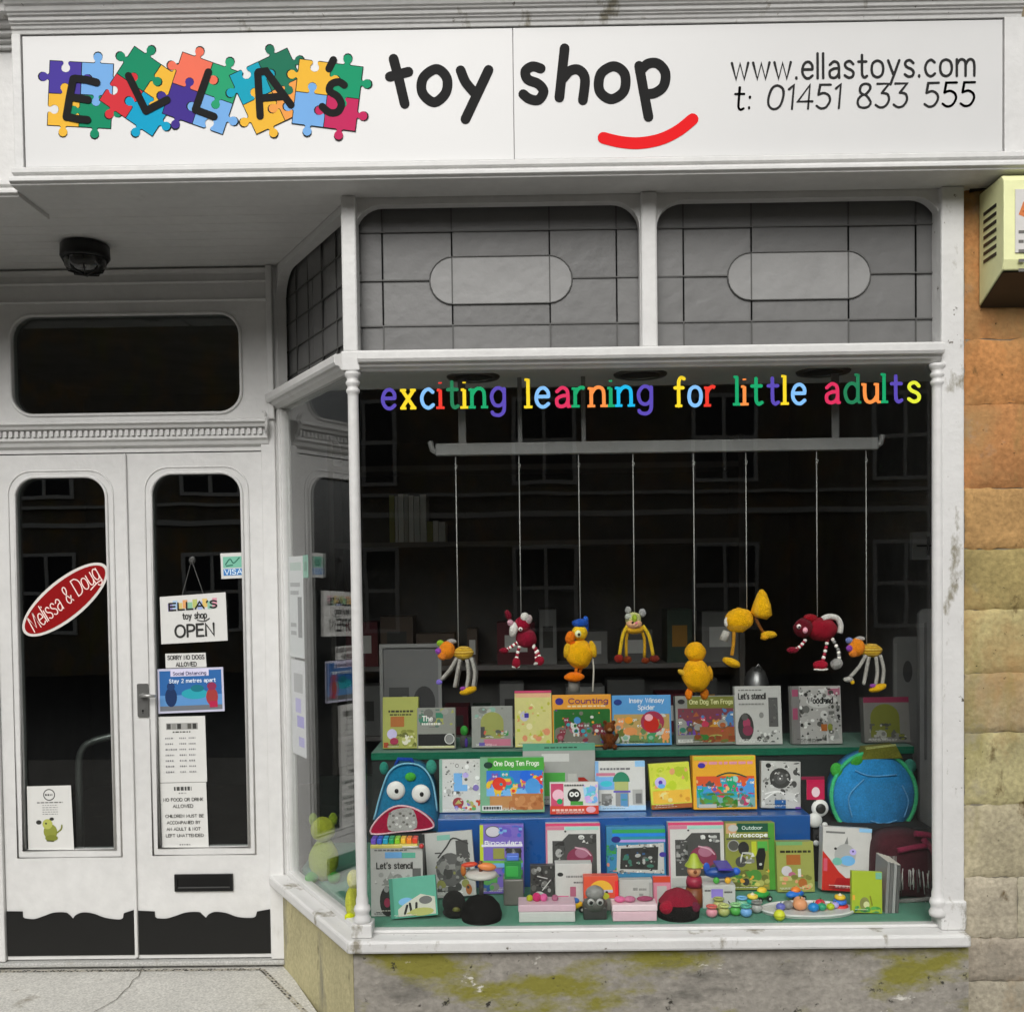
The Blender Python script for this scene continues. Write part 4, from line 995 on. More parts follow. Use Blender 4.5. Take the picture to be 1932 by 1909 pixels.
t = carton('activity_book', 'white pouch patterned with black leaves and titled Woodland', 'book', (1496, 1297, 1590, 1416), YA - .01, ZA, .045, 'b4b2ae', [
    ('r', .0, .0, .16, 1, '7c7a78'), ('r', .02, .82, .14, .94, 'a04a68'), ('r', .02, .42, .12, .62, 'a04a68'), ('r', .74, .84, .98, .96, 'b06a80'),
    ('b', .16, .06, .97, .97, ['2c2c2a', 'e8e8e4', '70706c', 'd4d4d0', '44443f', 'a2a29e', '5a5a56'], 23, 110, .045), ('e', .56, .74, .26, .12, 'cfcfcb'), ('r', .58, .22, .70, .34, 'b06428'), ('e', .76, .28, .05, .07, '88903a'), ('s', [(.28, .02), (.28, .14)], .04, 'c8c8c4'), ('s', [(.70, .02), (.70, .2)], .04, 'c8c8c4'),
    ('t', 'Woodland', .33, .70, .83, .13, '1e1e1c', 15)], BX)
carton('game_box', 'dim framed olive picture with maroon top edge right of the top tier', 'game box', (1632, 1318, 1718, 1414), YA, ZA, .05, '7e7c78', [
    ('r', 0, .88, 1, 1, '8c3450'), ('p', [(.14, .12)] + arcpts(.46, .55, .32, .3, 180, 0, 10) + [(.78, .12)], '787c34'), ('b', .12, .06, .92, .42, ['5a5a56', '787c34', '7e7c78', '4a4a48', 'a8a8a0'], 25, 30, .07)], BX)
# --- lower tier on the blue shelf
YB = 4.10
carton('activity_book', 'white picture book covered with tiny drawings and a blue letter', 'book', (829, 1435, 910, 1536), YB, ZB, .03, 'd8d8d4', [
    ('r', 0, 0, .07, 1, '8fb8a8'), ('b', .1, .3, .97, .97, ['b4b4b0', 'f4f4f2', '8a8a86', 'a0a09c', '5c5c58'], 31, 60, .035), ('r', .34, .40, .54, .74, '7ab8f0'), ('r', .54, .40, .66, .52, '7ab8f0'), ('e', .62, .7, .07, .05, 'c4b4f4'), ('e', .44, .18, .13, .10, 'a03844'), ('b', .28, .04, .96, .24, ['d04428', '60b060', 'b8b86a', '8878c8', 'c8803c', 'e8e4d0'], 32, 24, .06), ('e', .86, .46, .07, .06, '8a7ac0')], BX)
carton('game_box', 'bright green frog game box with orange and blue animals picture', 'game box', (906, 1433, 1028, 1538), YB - .03, ZB, .06, '7ab08a', [
    ('r', .12, .74, 1, .99, '4aa83c'), ('e', .13, .86, .07, .06, '123a30'), ('r', .15, .05, .98, .74, 'c08a50'),
    ('b', .10, .3, .98, .76, ['e83a24', 'f2c03a', '2f78d8', '78b8f0', '1aa0b0', '8058b0', 'f0a870', 'e05070', 'e8c028'], 35, 75, .075), ('e', .30, .52, .11, .12, 'e23a22'), ('e', .72, .66, .10, .10, '1a6ae0'), ('e', .82, .46, .12, .16, '4a9ae0'), ('r', .5, .05, .98, .34, 'b8733e'), ('b', .45, .05, .98, .33, ['a8602c', 'c88850', 'b8733e', 'd89a64'], 36, 22, .07), ('r', .03, .04, .34, .13, 'e4e4e0'), ('d', .05, .06, .32, .05, '3a3a3a'),
    ('t', 'One Dog Ten Frogs', .22, .85, .92, .11, 'f0fae8', 13)], BX)
carton('activity_board', 'grey wooden board with green lid standing behind the owl box', 'board', (987, 1405, 1125, 1512), 4.22, ZB, .03, 'b0b0ac', [
    ('r', .0, .88, 1, 1, '60a88a'), ('d', .3, .92, .75, .02, '1c4a38'), ('r', .26, .70, .64, .83, 'd8d8d4'), ('r', .12, .6, .3, .68, 'a4a85a'), ('r', .26, .14, .58, .52, '50b048'), ('p', [(.76, .1), (.98, .1), (.94, .34), (.84, .44), (.76, .44)], 'a8200c'), ('r', .62, .1, .74, .5, 'c8c8c2')], BX)
carton('game_box', 'small red and white box with a black and white owl', 'game box', (1038, 1478, 1130, 1541), YB - .06, ZB, .04, 'e0dcd8', [
    ('r', 0, 0, 1, .26, 'd8402a'), ('r', .02, .26, .28, .96, 'd04a70'), ('e', .17, .60, .12, .18, 'f4c0d0'), ('e', .20, .40, .06, .09, '14a05c'), ('e', .50, .58, .14, .22, '1c1c1c'), ('e', .45, .62, .05, .08, 'f0f0ee'), ('e', .55, .62, .05, .08, 'f0f0ee'), ('e', .45, .62, .02, .035, '101010'), ('e', .55, .62, .02, .035, '101010'), ('r', .42, .28, .68, .4, '4aa040'), ('b', .70, .34, .98, .92, ['78b8f0', 'a8d8f8', '60d0e0', 'd8b0f0'], 41, 20, .09), ('d', .04, .10, .7, .06, 'f8c8b8'), ('e', .84, .14, .1, .1, 'eab0c0'), ('d', .3, .88, .7, .05, '4a4a48')], BX)
carton('activity_book', 'white book with a green domed castle tower picture', 'book', (1124, 1438, 1219, 1538), YB, ZB, .03, 'dcdcd8', [
    ('r', 0, .0, .07, 1, '88b8e8'), ('r', .8, .88, 1, 1, '98ccf4'), ('r', 0, 0, 1, .10, 'b8dcf8'), ('d', .1, .82, .7, .04, '77777a'), ('r', .02, .70, .4, .76, 'd08098'), ('r', .02, .42, .4, .68, '7ab4ec'), ('e', .22, .54, .12, .06, '40c8d8'), ('p', arcpts(.52, .58, .17, .2, 0, 180, 10), '2f8a68'), ('r', .38, .40, .66, .58, 'b8c078'), ('r', .36, .36, .70, .40, '6858b8'), ('r', .40, .08, .66, .36, '9a9a98'), ('r', .50, .08, .64, .34, '5a98c8'), ('d', .52, .2, .62, .03, '3aa088'), ('r', .12, .12, .32, .34, '8a8a88'), ('r', .74, .12, .94, .42, 'b4b4b0'), ('r', .80, .14, .92, .34, '787876'), ('b', .05, .1, .36, .36, ['a2a2a0', '6e6e6c'], 44, 10, .05)], BX)
carton('game_box', 'small leaning yellow box with a purple flower on the blue shelf', 'game box', (1230, 1444, 1307, 1537), YB, ZB, .04, 'd8e04a', [
    ('r', 0, 0, 1, .10, 'a85a24'), ('r', .05, .12, .97, .40, 'f4c040'), ('b', .06, .4, .95, .94, ['c4d82c', 'e8a870', 'd8e058', 'b8cc30'], 47, 24, .1), ('e', .26, .58, .14, .12, 'cfc0f4'), ('e', .26, .58, .05, .05, '5a3ab0'), ('e', .28, .50, .09, .05, '6ab4f0'), ('b', .2, .14, .95, .38, ['f8d060', 'e0a030', 'f0e090'], 48, 12, .07)], BX, roll=-3)
carton('game_box', 'orange and yellow game box with a blue dragon picture on the blue shelf', 'game box', (1309, 1430, 1429, 1537), YB - .02, ZB, .06, 'f2b02c', [
    ('r', .02, .92, .98, .99, 'c8cc3c'), ('d', .1, .84, .95, .05, 'e89aa8'), ('e', .14, .82, .06, .05, '4030a0'), ('r', .05, .04, .97, .56, '7ab0b0'), ('b', .05, .22, .97, .62, ['4a9ae0', '6a58b0', 'e0582c', '28a8c0', '18a870', 'd83068', '9ad8d0', 'f0b878', '50504e'], 51, 70, .075), ('b', .1, .04, .7, .3, ['3a8a30', '208a98', '6e8030', '2f7a20', '50a048'], 52, 30, .08), ('b', .7, .04, .97, .3, ['707070', 'c83868', '3f8a78', 'c8c8c4'], 53, 16, .06), ('s', [(.38, .62), (.55, .68), (.7, .66), (.84, .60)], .02, '1a5040'), ('r', .08, .03, .36, .1, 'c4c4c0')], BX)
carton('activity_book', 'black and white mandala colouring book at the right of the blue shelf', 'book', (1436, 1440, 1511, 1537), YB - .01, ZB, .03, 'c4c4c0', [
    ('b', .03, .03, .97, .97, ['4a4a48', 'e8e8e4', '8a8a86', 'd8d8d4', '2c2c2a', 'b8b8b4'], 55, 80, .05), ('e', .48, .64, .27, .22, '3c3c3a'), ('e', .48, .64, .17, .13, '4e4e4c'), ('e', .48, .64, .08, .06, '6a6a68'), ('s', [(.1, .3), (.4, .36), (.7, .26), (.95, .34)], .03, 'f0f0ec'), ('s', [(.1, .2), (.45, .36), (.9, .16)], .03, 'f0f0ec'), ('r', .34, .0, .62, .18, '1a5c9c'), ('e', .72, .26, .14, .09, 'd4d4d0'), ('r', .86, .0, 1, .04, '7a48a8')], BX, roll=2)
# monster backpack
def px3(dx, dy, Y): x, z = Q(dx, dy, Y); return Vector((x, Y, z))
YM = 4.06
c_ = px3(765, 1592, YM); t = thing('toddler_backpack', 'blue monster shaped backpack with white eyes and toothy red mouth', 'backpack', (c_.x, YM + .06, .501))
k = YM / FD
outl = smooth([(702, 1578), (708, 1535), (720, 1490), (735, 1455), (762, 1441), (795, 1447), (815, 1475), (823, 1520), (828, 1560), (826, 1582), (764, 1588), (702, 1578)], 4)
ol = [Q(x, y, YM) for x, y in outl][:-1]
def pillow(b, loop, y0, y1, col, puff=.03):
    """puffed-up cushion from an outline"""
    cxm = sum(p[0] for p in loop) / len(loop); czm = sum(p[1] for p in loop) / len(loop)
    rings = []
    for s_, yy_ in ((1, (y0 + y1) / 2), (.97, y0 + .25 * (y1 - y0)), (.88, y0 + .06 * (y1 - y0)), (.6, y0 - puff * .6), (.25, y0 - puff * .95)):
        rings.append([b.P((cxm + (x - cxm) * s_, yy_, czm + (z - czm) * s_)) for x, z in loop])
    back = [b.P((x, y1, z)) for x, z in loop]; n_ = len(loop)
    for A_, B_ in zip(rings, rings[1:]):
        for i in range(n_): b.F((A_[i], A_[(i + 1) % n_], B_[(i + 1) % n_], B_[i]), col, True)
    for i in range(n_): b.F((back[i], back[(i + 1) % n_], rings[0][(i + 1) % n_], rings[0][i]), col, True)
    b.F(rings[-1], col); b.F(back[::-1], col)
b = MB(); pillow(b, ol, YM, YM + .12, '14749c', .02); b.build('bag_body', FABRIC, t)
yf = YM - .024
b = MB(); top = Q(752, 1445, YM); b.tube([(Q(745, 1446, YM)[0], YM + .03, Q(745, 1446, YM)[1]), (Q(750, 1434, YM)[0], YM + .03, Q(750, 1434, YM)[1]), (Q(775, 1435, YM)[0], YM + .03, Q(775, 1435, YM)[1]), (Q(780, 1447, YM)[0], YM + .03, Q(780, 1447, YM)[1])], .008, '1c48a8', 8); b.build('carry_loop', FABRIC, t)
for ex_, ey_ in ((748, 1489), (795, 1495)):
    q_ = Q(ex_, ey_, YM); b = MB(); b.ball((q_[0], yf + .006, q_[1]), (.037, .014, .037), 'ecebe6', 18, 10); b.ball((q_[0] + .004, yf - .006, q_[1]), (.009, .005, .010), '0c0c0c', 10, 6); b.build('eye', PLASTIC, t)
q_ = Q(775, 1464, YM); b = MB(); b.ball((q_[0], yf + .012, q_[1]), (.022, .012, .018), '4ab040'); b.build('nose', FABRIC, t)
q_ = Q(812, 1450, YM); b = MB(); b.ball((q_[0], YM + .04, q_[1]), (.022, .02, .03), '3f9a86'); b.build('ear', FABRIC, t)
q_ = Q(722, 1452, YM); b = MB(); b.ball((q_[0], YM + .04, q_[1]), (.018, .02, .026), '2f8a78'); b.build('ear', FABRIC, t)
mo = [Q(x, y, YM) for x, y in smooth([(703, 1568), (715, 1540), (745, 1518), (775, 1518), (803, 1532), (820, 1552), (806, 1560), (760, 1564), (703, 1568)], 4)][:-1]
b = MB(); b.plate([mo], yf - .012, yf + .03, 'a8123c'); mth = b.build('mouth', FABRIC, t)
b = MB(); b.tube([(x, yf - .012, z) for x, z in mo], .0035, 'f0c8d0', 6, closed=True); b.build('piping', FABRIC, mth)
te = [Q(x, y, YM) for x, y in smooth([(735, 1560), (737, 1530), (760, 1520), (782, 1524), (788, 1556), (760, 1562), (735, 1560)], 3)][:-1]
b = MB(); b.plate([te], yf - .016, yf - .0125, 'b4b2ae')
for i in range(16):
    b.disc(*[(lambda q: q)(Q(738 + (i % 8) * 6.4, 1530 + (i // 8) * 16 + (i % 3) * 4, YM))[j] for j in (0, 1)], .006, .005, yf - .0165, random.choice(['e6e6e2', '77756f']), 8)
b.build('teeth', FABRIC, mth)
b = MB(); b.tube([(x, YM + .012, z) for x, z in [Q(p, q, YM) for p, q in outl][3:30]], .0035, '8fd0e8', 6); b.build('piping', FABRIC, t)
# round blue bag
YR = 4.12
c_ = Q(1652, 1500, YR); k = YR / FD
t = thing('round_bag', 'big round blue bag with green trim, ears and olive neck', 'bag', (c_[0], YR + .05, .501))
cir = [(c_[0] + 81 * k * math.cos(2 * math.pi * i / 36), c_[1] + (83 * k) * math.sin(2 * math.pi * i / 36) - .005) for i in range(36)]
b = MB(); pillow(b, cir, YR, YR + .10, '3292d2', .014); b.build('bag_body', FABRIC, t)
b = MB(); b.tube([(x, YR + .02, z) for x, z in cir], .0085, '48c888', 8, closed=True); b.build('trim', FABRIC, t)
def bag_front(dx, dy):
    x, z = Q(dx, dy, YR); d_ = math.hypot(x - c_[0], z - c_[1] + .005) / (82 * k)
    return (x, YR - .0145 * max(0, 1 - d_ ** 2.2) - .004, z)
b = MB()
for arc in (((1612, 1452), (1640, 1462), (1690, 1460)), ((1628, 1468), (1600, 1500), (1606, 1540)), ((1640, 1546), (1665, 1552), (1690, 1545)), ((1700, 1480), (1712, 1510), (1704, 1540))):
    b.tube([bag_front(*p) for p in smooth([tuple(map(float, q)) for q in arc], 6)], .0026, '6ab4e8', 6)
b.build('stitching', FABRIC, t)
for ex_, ey_ in ((1583, 1455), (1722, 1448)):
    q_ = Q(ex_, ey_, YR); b = MB(); b.ball((q_[0], YR + .03, q_[1]), (.026, .02, .03), '4ab848' if ex_ < 1600 else '3f8a78'); b.build('ear', FABRIC, t)
b = MB(); nk = [Q(x, y, YR) for x, y in ((1628, 1432), (1634, 1412), (1690, 1406), (1704, 1430))]
b.plate([[nk[0], nk[3], nk[2], nk[1]]], YR + .005, YR + .075, '77792c'); q0, q1 = Q(1634, 1413, YR), Q(1692, 1406, YR)
b.tube([(q0[0], YR + .01, q0[1]), (q1[0], YR + .01, q1[1])], .006, 'b8bc78', 8); b.build('neck', FABRIC, t, .003)
q_ = Q(1620, 1437, YR); b = MB(); b.ball((q_[0], YR + .02, q_[1]), (.03, .02, .022), '46a83c', rot=-.6); b.build('handle', FABRIC, t)
# rattle string
YK = 4.02
q_ = Q(1537, 1470, YK)
t = thing('clip_on_rattle', 'black and white rattle dangling from a red tag beside the round bag', 'rattle', (q_[0], YK, ZF))
def qb(b, x, y, r, col, sq=1): q = Q(x, y, YK); b.ball((q[0], YK, q[1]), (r, r * sq, r), col, 14, 9)
b = MB(); q0, q1 = Q(1522, 1508, YK), Q(1555, 1470, YK); b.box(q0[0], q1[0], YK - .003, YK + .003, q0[1], q1[1], 'c81c50'); b.disc((q0[0] + q1[0]) / 2, q0[1] + .03, .016, .02, YK - .004, 'f4d8e0'); b.box(q0[0] - .02, q1[0], YK - .002, YK + .002, q1[1] + .001, q1[1] + .012, '8c2444'); b.build('card_tag', CARD, t)
b = MB(); qb(b, 1547, 1524, .034, 'e8e8e4', .4); q = Q(1547, 1524, YK); b.ball((q[0], YK - .012, q[1]), (.02, .008, .02), '2a2a28'); b.build('disc', PLASTIC, t)
b = MB(); qb(b, 1537, 1547, .030, 'dcdcd8', .6); b.build('bead', PLASTIC, t)
b = MB()
for i, (x, y) in enumerate(((1556, 1556), (1560, 1566), (1552, 1573), (1544, 1580), (1556, 1582), (1548, 1592), (1540, 1590), (1552, 1600))): qb(b, x, y, .012, ['e4e4e0', '1e1e1c'][i % 2], .8)
b.build('bead_tail', PLASTIC, t)
b = MB(); b.tube([px3(1537, 1508, YK), px3(1545, 1524, YK), px3(1539, 1548, YK), px3(1556, 1570, YK), px3(1548, 1600, YK), px3(1548, 1640, YK + .0)], .003, '3a3a38', 6)
z_ = px3(1548, 1640, YK)
b.tube([z_, Vector((z_.x, z_.y, ZF + .001))], .003, '3a3a38', 6); b.build('cord', FABRIC, t)
# --- row standing on the display floor in front of the blue shelf
YC = 3.935
XB = 'boxes standing on the green display floor'
carton('book', 'white picture book with dark sketch cover, tilted beside the binoculars box', 'book', (803, 1578, 900, 1688), 3.85, ZF, .03, 'bcbcb8', [
    ('r', 0, 0, .06, 1, '2a2a28'), ('r', .3, .88, .56, .96, '80b8a8'), ('r', .66, .4, .9, .86, '4a4a48'), ('e', .52, .42, .28, .26, '5c5c5a'), ('b', .2, .08, .92, .7, ['6e6e6a', '8a8a86', '4c4c4a', '9c9c98', '3c3c3a', '8a8c4a'], 61, 46, .07), ('s', [(.30, .62), (.48, .78), (.62, .9), (.9, .8)], .03, '3a3a38'), ('e', .86, .10, .06, .08, 'a86028')], XB, lean=9, roll=-4)
carton('game_box', 'lilac and yellow Binoculars box left of the blue shelf front', 'game box', (906, 1561, 990, 1700), YC - .03, ZF, .05, '7d68c4', [
    ('r', 0, .40, .08, 1, 'c8d838'), ('e', .3, .90, .17, .08, 'd4d0d8'), ('o', .3, .90, .17, .08, .02, '5c5c5a'), ('b', .4, .82, .97, .98, ['3f6ac8', '4a48c0', '7ab0e0', '6a58c0'], 63, 16, .08), ('r', .04, .68, .97, .715, 'e8e4f4'), ('r', .30, .50, .56, .66, '98984a'), ('r', .60, .48, .94, .66, '3a3a38'), ('b', .58, .48, .95, .66, ['c8c8c4', '2a2a28', '7a7a76'], 64, 14, .06), ('r', .04, .44, .97, .48, '70b850'), ('r', .04, .38, .97, .44, '78b0e4'), ('b', .05, .04, .97, .38, ['4a6ad0', '3a3a38', '58a050', '8a8a86', '2a5a9a'], 65, 30, .1),
    ('t', 'Binoculars', .12, .71, .95, .075, 'ffffff', 14)], XB, roll=0)
def blackboard_box(px, seed, label):
    carton('game_box', label, 'game box', px, YC, ZF, .05, 'd8d6d2', [
        ('r', 0, .955, 1, 1, 'e04a78'), ('r', 0, .0, .03, .955, 'd88098'), ('r', .03, .90, .34, .95, 'd8809a'), ('r', .36, .90, .97, .945, 'a8dccc'), ('p', [(.12, .74), (.30, .74), (.42, .84), (.93, .84), (.93, .20), (.12, .20)], '4c4c4a'),
        ('b', .14, .3, .34, .72, ['8a8a88', '3a3a38', 'b0b0ac', '2c2c2a'], seed, 22, .05), ('e', .62, .48, .24, .16, '8a3450'), ('e', .66, .56, .13, .08, 'b07088'), ('b', .58, .70, .92, .82, ['c4c4c0', '8a8a88', 'e4e4e0', '3a3a38'], seed + 1, 12, .05), ('e', .52, .34, .16, .04, 'f0a868'), ('s', [(.54, .64), (.72, .60), (.82, .52)], .025, 'd8b0bc'), ('e', .36, .88, .02, .014, '3a3a38'), ('r', .04, .04, .97, .17, 'c8c6c2')], XB, lean=6)
blackboard_box((1031, 1557, 1135, 1700), 71, 'white box with pink edge and dark window, left of the teal box')
blackboard_box((1263, 1555, 1369, 1700), 75, 'white box with pink edge and dark window, right of the teal box')
carton('game_box', 'teal striped light board box with a black screen picture', 'game box', (1146, 1563, 1258, 1700), YC - .01, ZF, .05, '3c88b4', [
    ('r', .1, .90, 1, .955, '34a85a'), ('r', .1, .845, 1, .89, '1e88e8'), ('r', .1, .80, 1, .84, '2a98a8'), ('r', .22, .755, 1, .795, 'b8a0e8'), ('e', .16, .80, .08, .05, '2a2a80'), ('b', .0, .3, .18, .72, ['3a9a40', '2a6a8a', 'd88a78', '2f8a78'], 78, 16, .08), ('p', [(.18, .70), (.97, .74), (.97, .26), (.16, .30)], 'c8c8c4'), ('p', [(.24, .66), (.88, .68), (.86, .32), (.22, .34)], '343432'), ('b', .26, .36, .82, .64, ['58585a', '2a2a28', '6e6e6c', '3f7a68', '2f5a88', 'b8b8b4'], 79, 26, .04), ('b', .17, .66, .96, .73, ['3a3a38', 'f0f0ec', '8a8a86'], 80, 22, .02), ('b', .17, .27, .96, .33, ['3a3a38', 'f0f0ec', '8a8a86'], 81, 22, .02), ('e', .95, .56, .06, .04, '4838a0'), ('r', .03, .03, .97, .22, '2c6a90')], XB, lean=6)
carton('game_box', 'green Outdoor Microscope box with black viewer picture', 'game box', (1371, 1556, 1466, 1702), YC - .02, ZF, .055, '8f9440', [
    ('r', .24, .86, .86, .99, '14543c'), ('r', .02, .84, .22, .99, 'd8a87a'), ('e', .16, .92, .1, .05, 'c4c4c0'), ('r', .86, .0, .98, .99, '4f9a34'), ('r', .02, .75, .90, .77, '4a4a48'), ('e', .16, .66, .11, .08, '55554f'), ('o', .16, .66, .11, .08, .02, 'a8a8a4'), ('e', .36, .62, .11, .1, '2c2c2a'), ('r', .52, .5, .62, .72, 'c4cc30'), ('r', .64, .58, .84, .72, '56b048'), ('p', [(.62, .30), (.74, .30), (.80, .52), (.78, .62), (.66, .62), (.60, .5)], '181816'), ('e', .69, .38, .03, .02, 'c8c8c4'), ('e', .30, .42, .11, .08, '4a4a46'), ('b', .04, .06, .86, .3, ['b8b864', '6e7030', 'e8a838', '8a8c48', '3a3a38', '50903a', 'd8d070'], 84, 34, .08), ('b', .3, .4, .6, .56, ['c8c8c4', '8a8a84', 'e4e4e0'], 85, 12, .06),
    ('t', 'Outdoor', .34, .90, .74, .065, 'e8f8ee', 12), ('t', 'Microscope', .08, .79, .84, .075, 'ffffff', 16)], XB, lean=6, roll=0)
carton('game_box', 'plain olive box with brown square picture right of the microscope box', 'game box', (1467, 1591, 1538, 1700), YC - .05, ZF, .05, 'a2a654', [
    ('r', 0, .93, .7, 1, '78b070'), ('d', .1, .78, .92, .045, '2c2c14'), ('r', .26, .54, .64, .74, 'b0682c'), ('e', .26, .42, .14, .1, 'd4cfd4'), ('e', .40, .34, .1, .06, 'c06a88'), ('b', .06, .04, .95, .34, ['b86a30', 'c8c47c', '7c8038', 'e8a478', '8e9248'], 88, 24, .09), ('r', .56, .3, .64, .46, 'e0e0dc')], XB, lean=6)
carton('game_box', 'white and red box with a pale blue unicorn, tilted', 'game box', (1550, 1570, 1643, 1714), 3.86, ZF, .05, 'd4d2ce', [
    ('p', [(0, 0), (1, 0), (1, .10), (.62, .12), (.34, .30), (.14, .5), (0, .62)], 'c8281c'), ('p', [(.2, .0), (.86, .02), (.84, .22), (.3, .2)], 'b01018'), ('d', .28, .05, .8, .04, 'f0b8b8'), ('r', .06, .90, .45, .93, '7a7a78'), ('e', .46, .56, .22, .18, 'b4b4b2'), ('e', .52, .48, .15, .08, '78bcf0'), ('e', .62, .62, .07, .05, 'c8b8f8'), ('e', .62, .63, .02, .015, '3a2a80'), ('e', .30, .46, .10, .06, '7ac0b0'), ('e', .26, .66, .03, .02, '2a2a28'), ('p', [(.44, .74), (.52, .74), (.50, .86)], '8a8a88'), ('r', .74, .94, 1, 1, '98d0f8'), ('r', .02, .3, .1, .5, 'd85870')], XB, lean=8, roll=4)
# front-left white box, xylophone on top
tb = carton('game_box', "white stencil box with black oval picture at the display's front left corner", 'game box', (700, 1600, 800, 1748), 3.665, ZF, .07, 'b4b4b0', [
    ('r', .28, .85, .60, .94, '6aa4d8'), ('r', .60, .85, .86, .93, '5cac94'), ('e', .32, .22, .15, .22, '2c2c2a'), ('r', .24, .06, .40, .22, '2c2c2a'), ('e', .31, .20, .06, .07, '8c2c48'), ('e', .30, .40, .05, .05, '8a8a88'), ('r', .80, .30, .96, .70, '5e5e5c'), ('b', .06, .46, .78, .66, ['9c9c98', 'c8c8c4', '8a8a86'], 91, 26, .05), ('b', .5, .06, .96, .36, ['8a8c48', 'c8c8c4', '6e6e6a'], 92, 18, .06), ('d', .08, .96, .7, .02, '6a6a66'),
    ('t', "Let's stencil", .12, .70, .80, .12, '333331', 13)], XB, lean=2, side='2c2c2a')
zt_ = Q(750, 1600, 3.68)[1] + .002
t = thing('toy_xylophone', 'small rainbow xylophone on a yellow base lying on the white stencil box', 'xylophone', (Q(745, 1595, 3.70)[0], 3.70, zt_), local=True)
b = MB(); b.box(-.085, .085, -.028, .03, 0, .014, 'd8cc6c'); b.build('base', WOOD, t, .003)
for i, c in enumerate(['7a58d0', '3f68e0', '28b0d8', '28b070', '9ad828', 'f8c838', 'f88a28', 'e8432c']):
    b = MB(); b.box(-.083 + i * .0212, -.083 + i * .0212 + .0185, -.027 + i * .0012, .03 - i * .0012, .0145, .034, c); b.build('key', PLASTIC, t, .003)
b = MB(); b.tube([(.03, -.032, .006), (.09, -.034, .0065)], .003, 'e8e4da', 6); b.ball((.10, -.034, .009), .009, 'c83a3a'); b.build('beater', PLASTIC, t)
# front row
YN = 3.62
carton('book', 'teal zebra picture book leaning at the front left', 'book', (738, 1664, 828, 1752), YN, ZF, .025, '58a890', [
    ('r', .0, .0, .08, 1, '3f8a74'), ('e', .34, .40, .16, .1, '78b4e0'), ('p', [(.16, .04), (.96, .04), (.96, .46), (.66, .56), (.3, .34), (.16, .22)], 'c8c8b8'), ('s', [(.30, .10), (.36, .30)], .05, '181816'), ('s', [(.44, .12), (.42, .34)], .05, '181816'), ('s', [(.54, .10), (.56, .34)], .05, '181816'), ('s', [(.36, .10), (.44, .12)], .04, 'b0b060'), ('e', .76, .40, .14, .1, '6a6a68'), ('e', .66, .12, .26, .1, 'b0b264')], 'books and boxes along the front', lean=14, roll=-5)
t = thing('felt_pouch', 'small black felt pouch beside the teal zebra book', 'pouch', (Q(856, 1740, 3.63)[0], 3.66, ZF), local=True)
b = MB(); b.ball((0, 0, .05), (.042, .03, .045), '1c1c1a'); b.ball((.004, -.01, .02), (.045, .032, .020), '141412'); b.build('pouch_body', FABRIC, t)
b = MB(); b.ball((.01, -.032, .035), (.014, .006, .01), '5c5c20'); b.build('badge', PLASTIC, t)
x_ = Q(908, 1745, 3.60)[0]
t = thing('balancing_toy', 'balancing toy with domed black base, white disc and orange top', 'toy', (x_, 3.63, ZF), local=True)
b = MB(); b.lathe([(.0, .001), (.070, .001), (.074, .02), (.066, .05), (.045, .075), (.012, .088), (.0, .089)], 0, 0, '0f0f0e', 28); b.build('base', mat('black_felt', .9, .1, .2, 40), t)
b = MB(); b.tube([(0, 0, .085), (.002, 0, .155)], .0085, '4a4a48', 10); b.build('stem', PLASTIC, t)
b = MB(); b.lathe([(0, .150), (.052, .152), (.058, .160), (.05, .170), (0, .172)], .002, 0, 'ccc8c0', 24); b.build('disc', PLASTIC, t)
b = MB(); b.ball((.022, 0, .188), (.034, .016, .014), 'e88a4a', rot=.1); b.ball((-.04, 0, .196), (.03, .014, .009), 'd8482c', rot=-.1); b.ball((-.062, 0, .176), (.010, .012, .022), 'b86a28'); b.tube([(0, 0, .172), (0, 0, .208)], .007, '6a3014', 8); b.build('bird_top', PLASTIC, t)
t = thing('toy_lantern', 'green and grey toy lantern behind the balancing toy', 'toy', (Q(968, 1697, 3.80)[0], 3.80, ZF), local=True)
b = MB(); b.box(-.035, .04, -.03, .03, .001, .10, '6e6c66'); b.build('base', PLASTIC, t, .006)
b = MB(); b.box(-.03, .032, -.028, .028, .1005, .165, '2f9048'); b.box(-.024, .02, -.0305, -.0282, .11, .148, '3fb050'); b.build('lantern_body', PLASTIC, t, .006)
b = MB(); b.box(-.022, .024, -.02, .02, .1655, .185, '5a80e0'); b.build('lid', PLASTIC, t, .004)
FR = 'books and boxes along the front'
carton('game_box', 'dark star print card box in front of the blue shelf', 'game box', (1001, 1634, 1047, 1712), 3.78, ZF, .04, '3c3c3a', [('b', .04, .2, .96, .97, ['5c5c58', '2a2a28', '7a7a76', 'a0a09c', '1c1c1a'], 101, 36, .09), ('s', [(.3, .72), (.7, .66)], .04, 'd0d0cc'), ('s', [(.5, .36), (.84, .62)], .04, 'd0d0cc'), ('e', .36, .2, .24, .13, 'c8c8c4'), ('e', .36, .2, .17, .09, 'b0b0ac')], FR, lean=5)
carton('gift_box', 'plain white gift box with small print between dark box and orange box', 'gift box', (1048, 1630, 1118, 1712), 3.77, ZF, .06, 'd2d2ce', [('d', .3, .66, .75, .05, '8a8a88'), ('d', .5, .52, .9, .04, '77777a'), ('e', .14, .74, .08, .05, '2c2c2a'), ('r', .4, .2, .56, .44, 'b86a84'), ('r', .0, .1, .36, .22, 'e04888')], FR, lean=3)
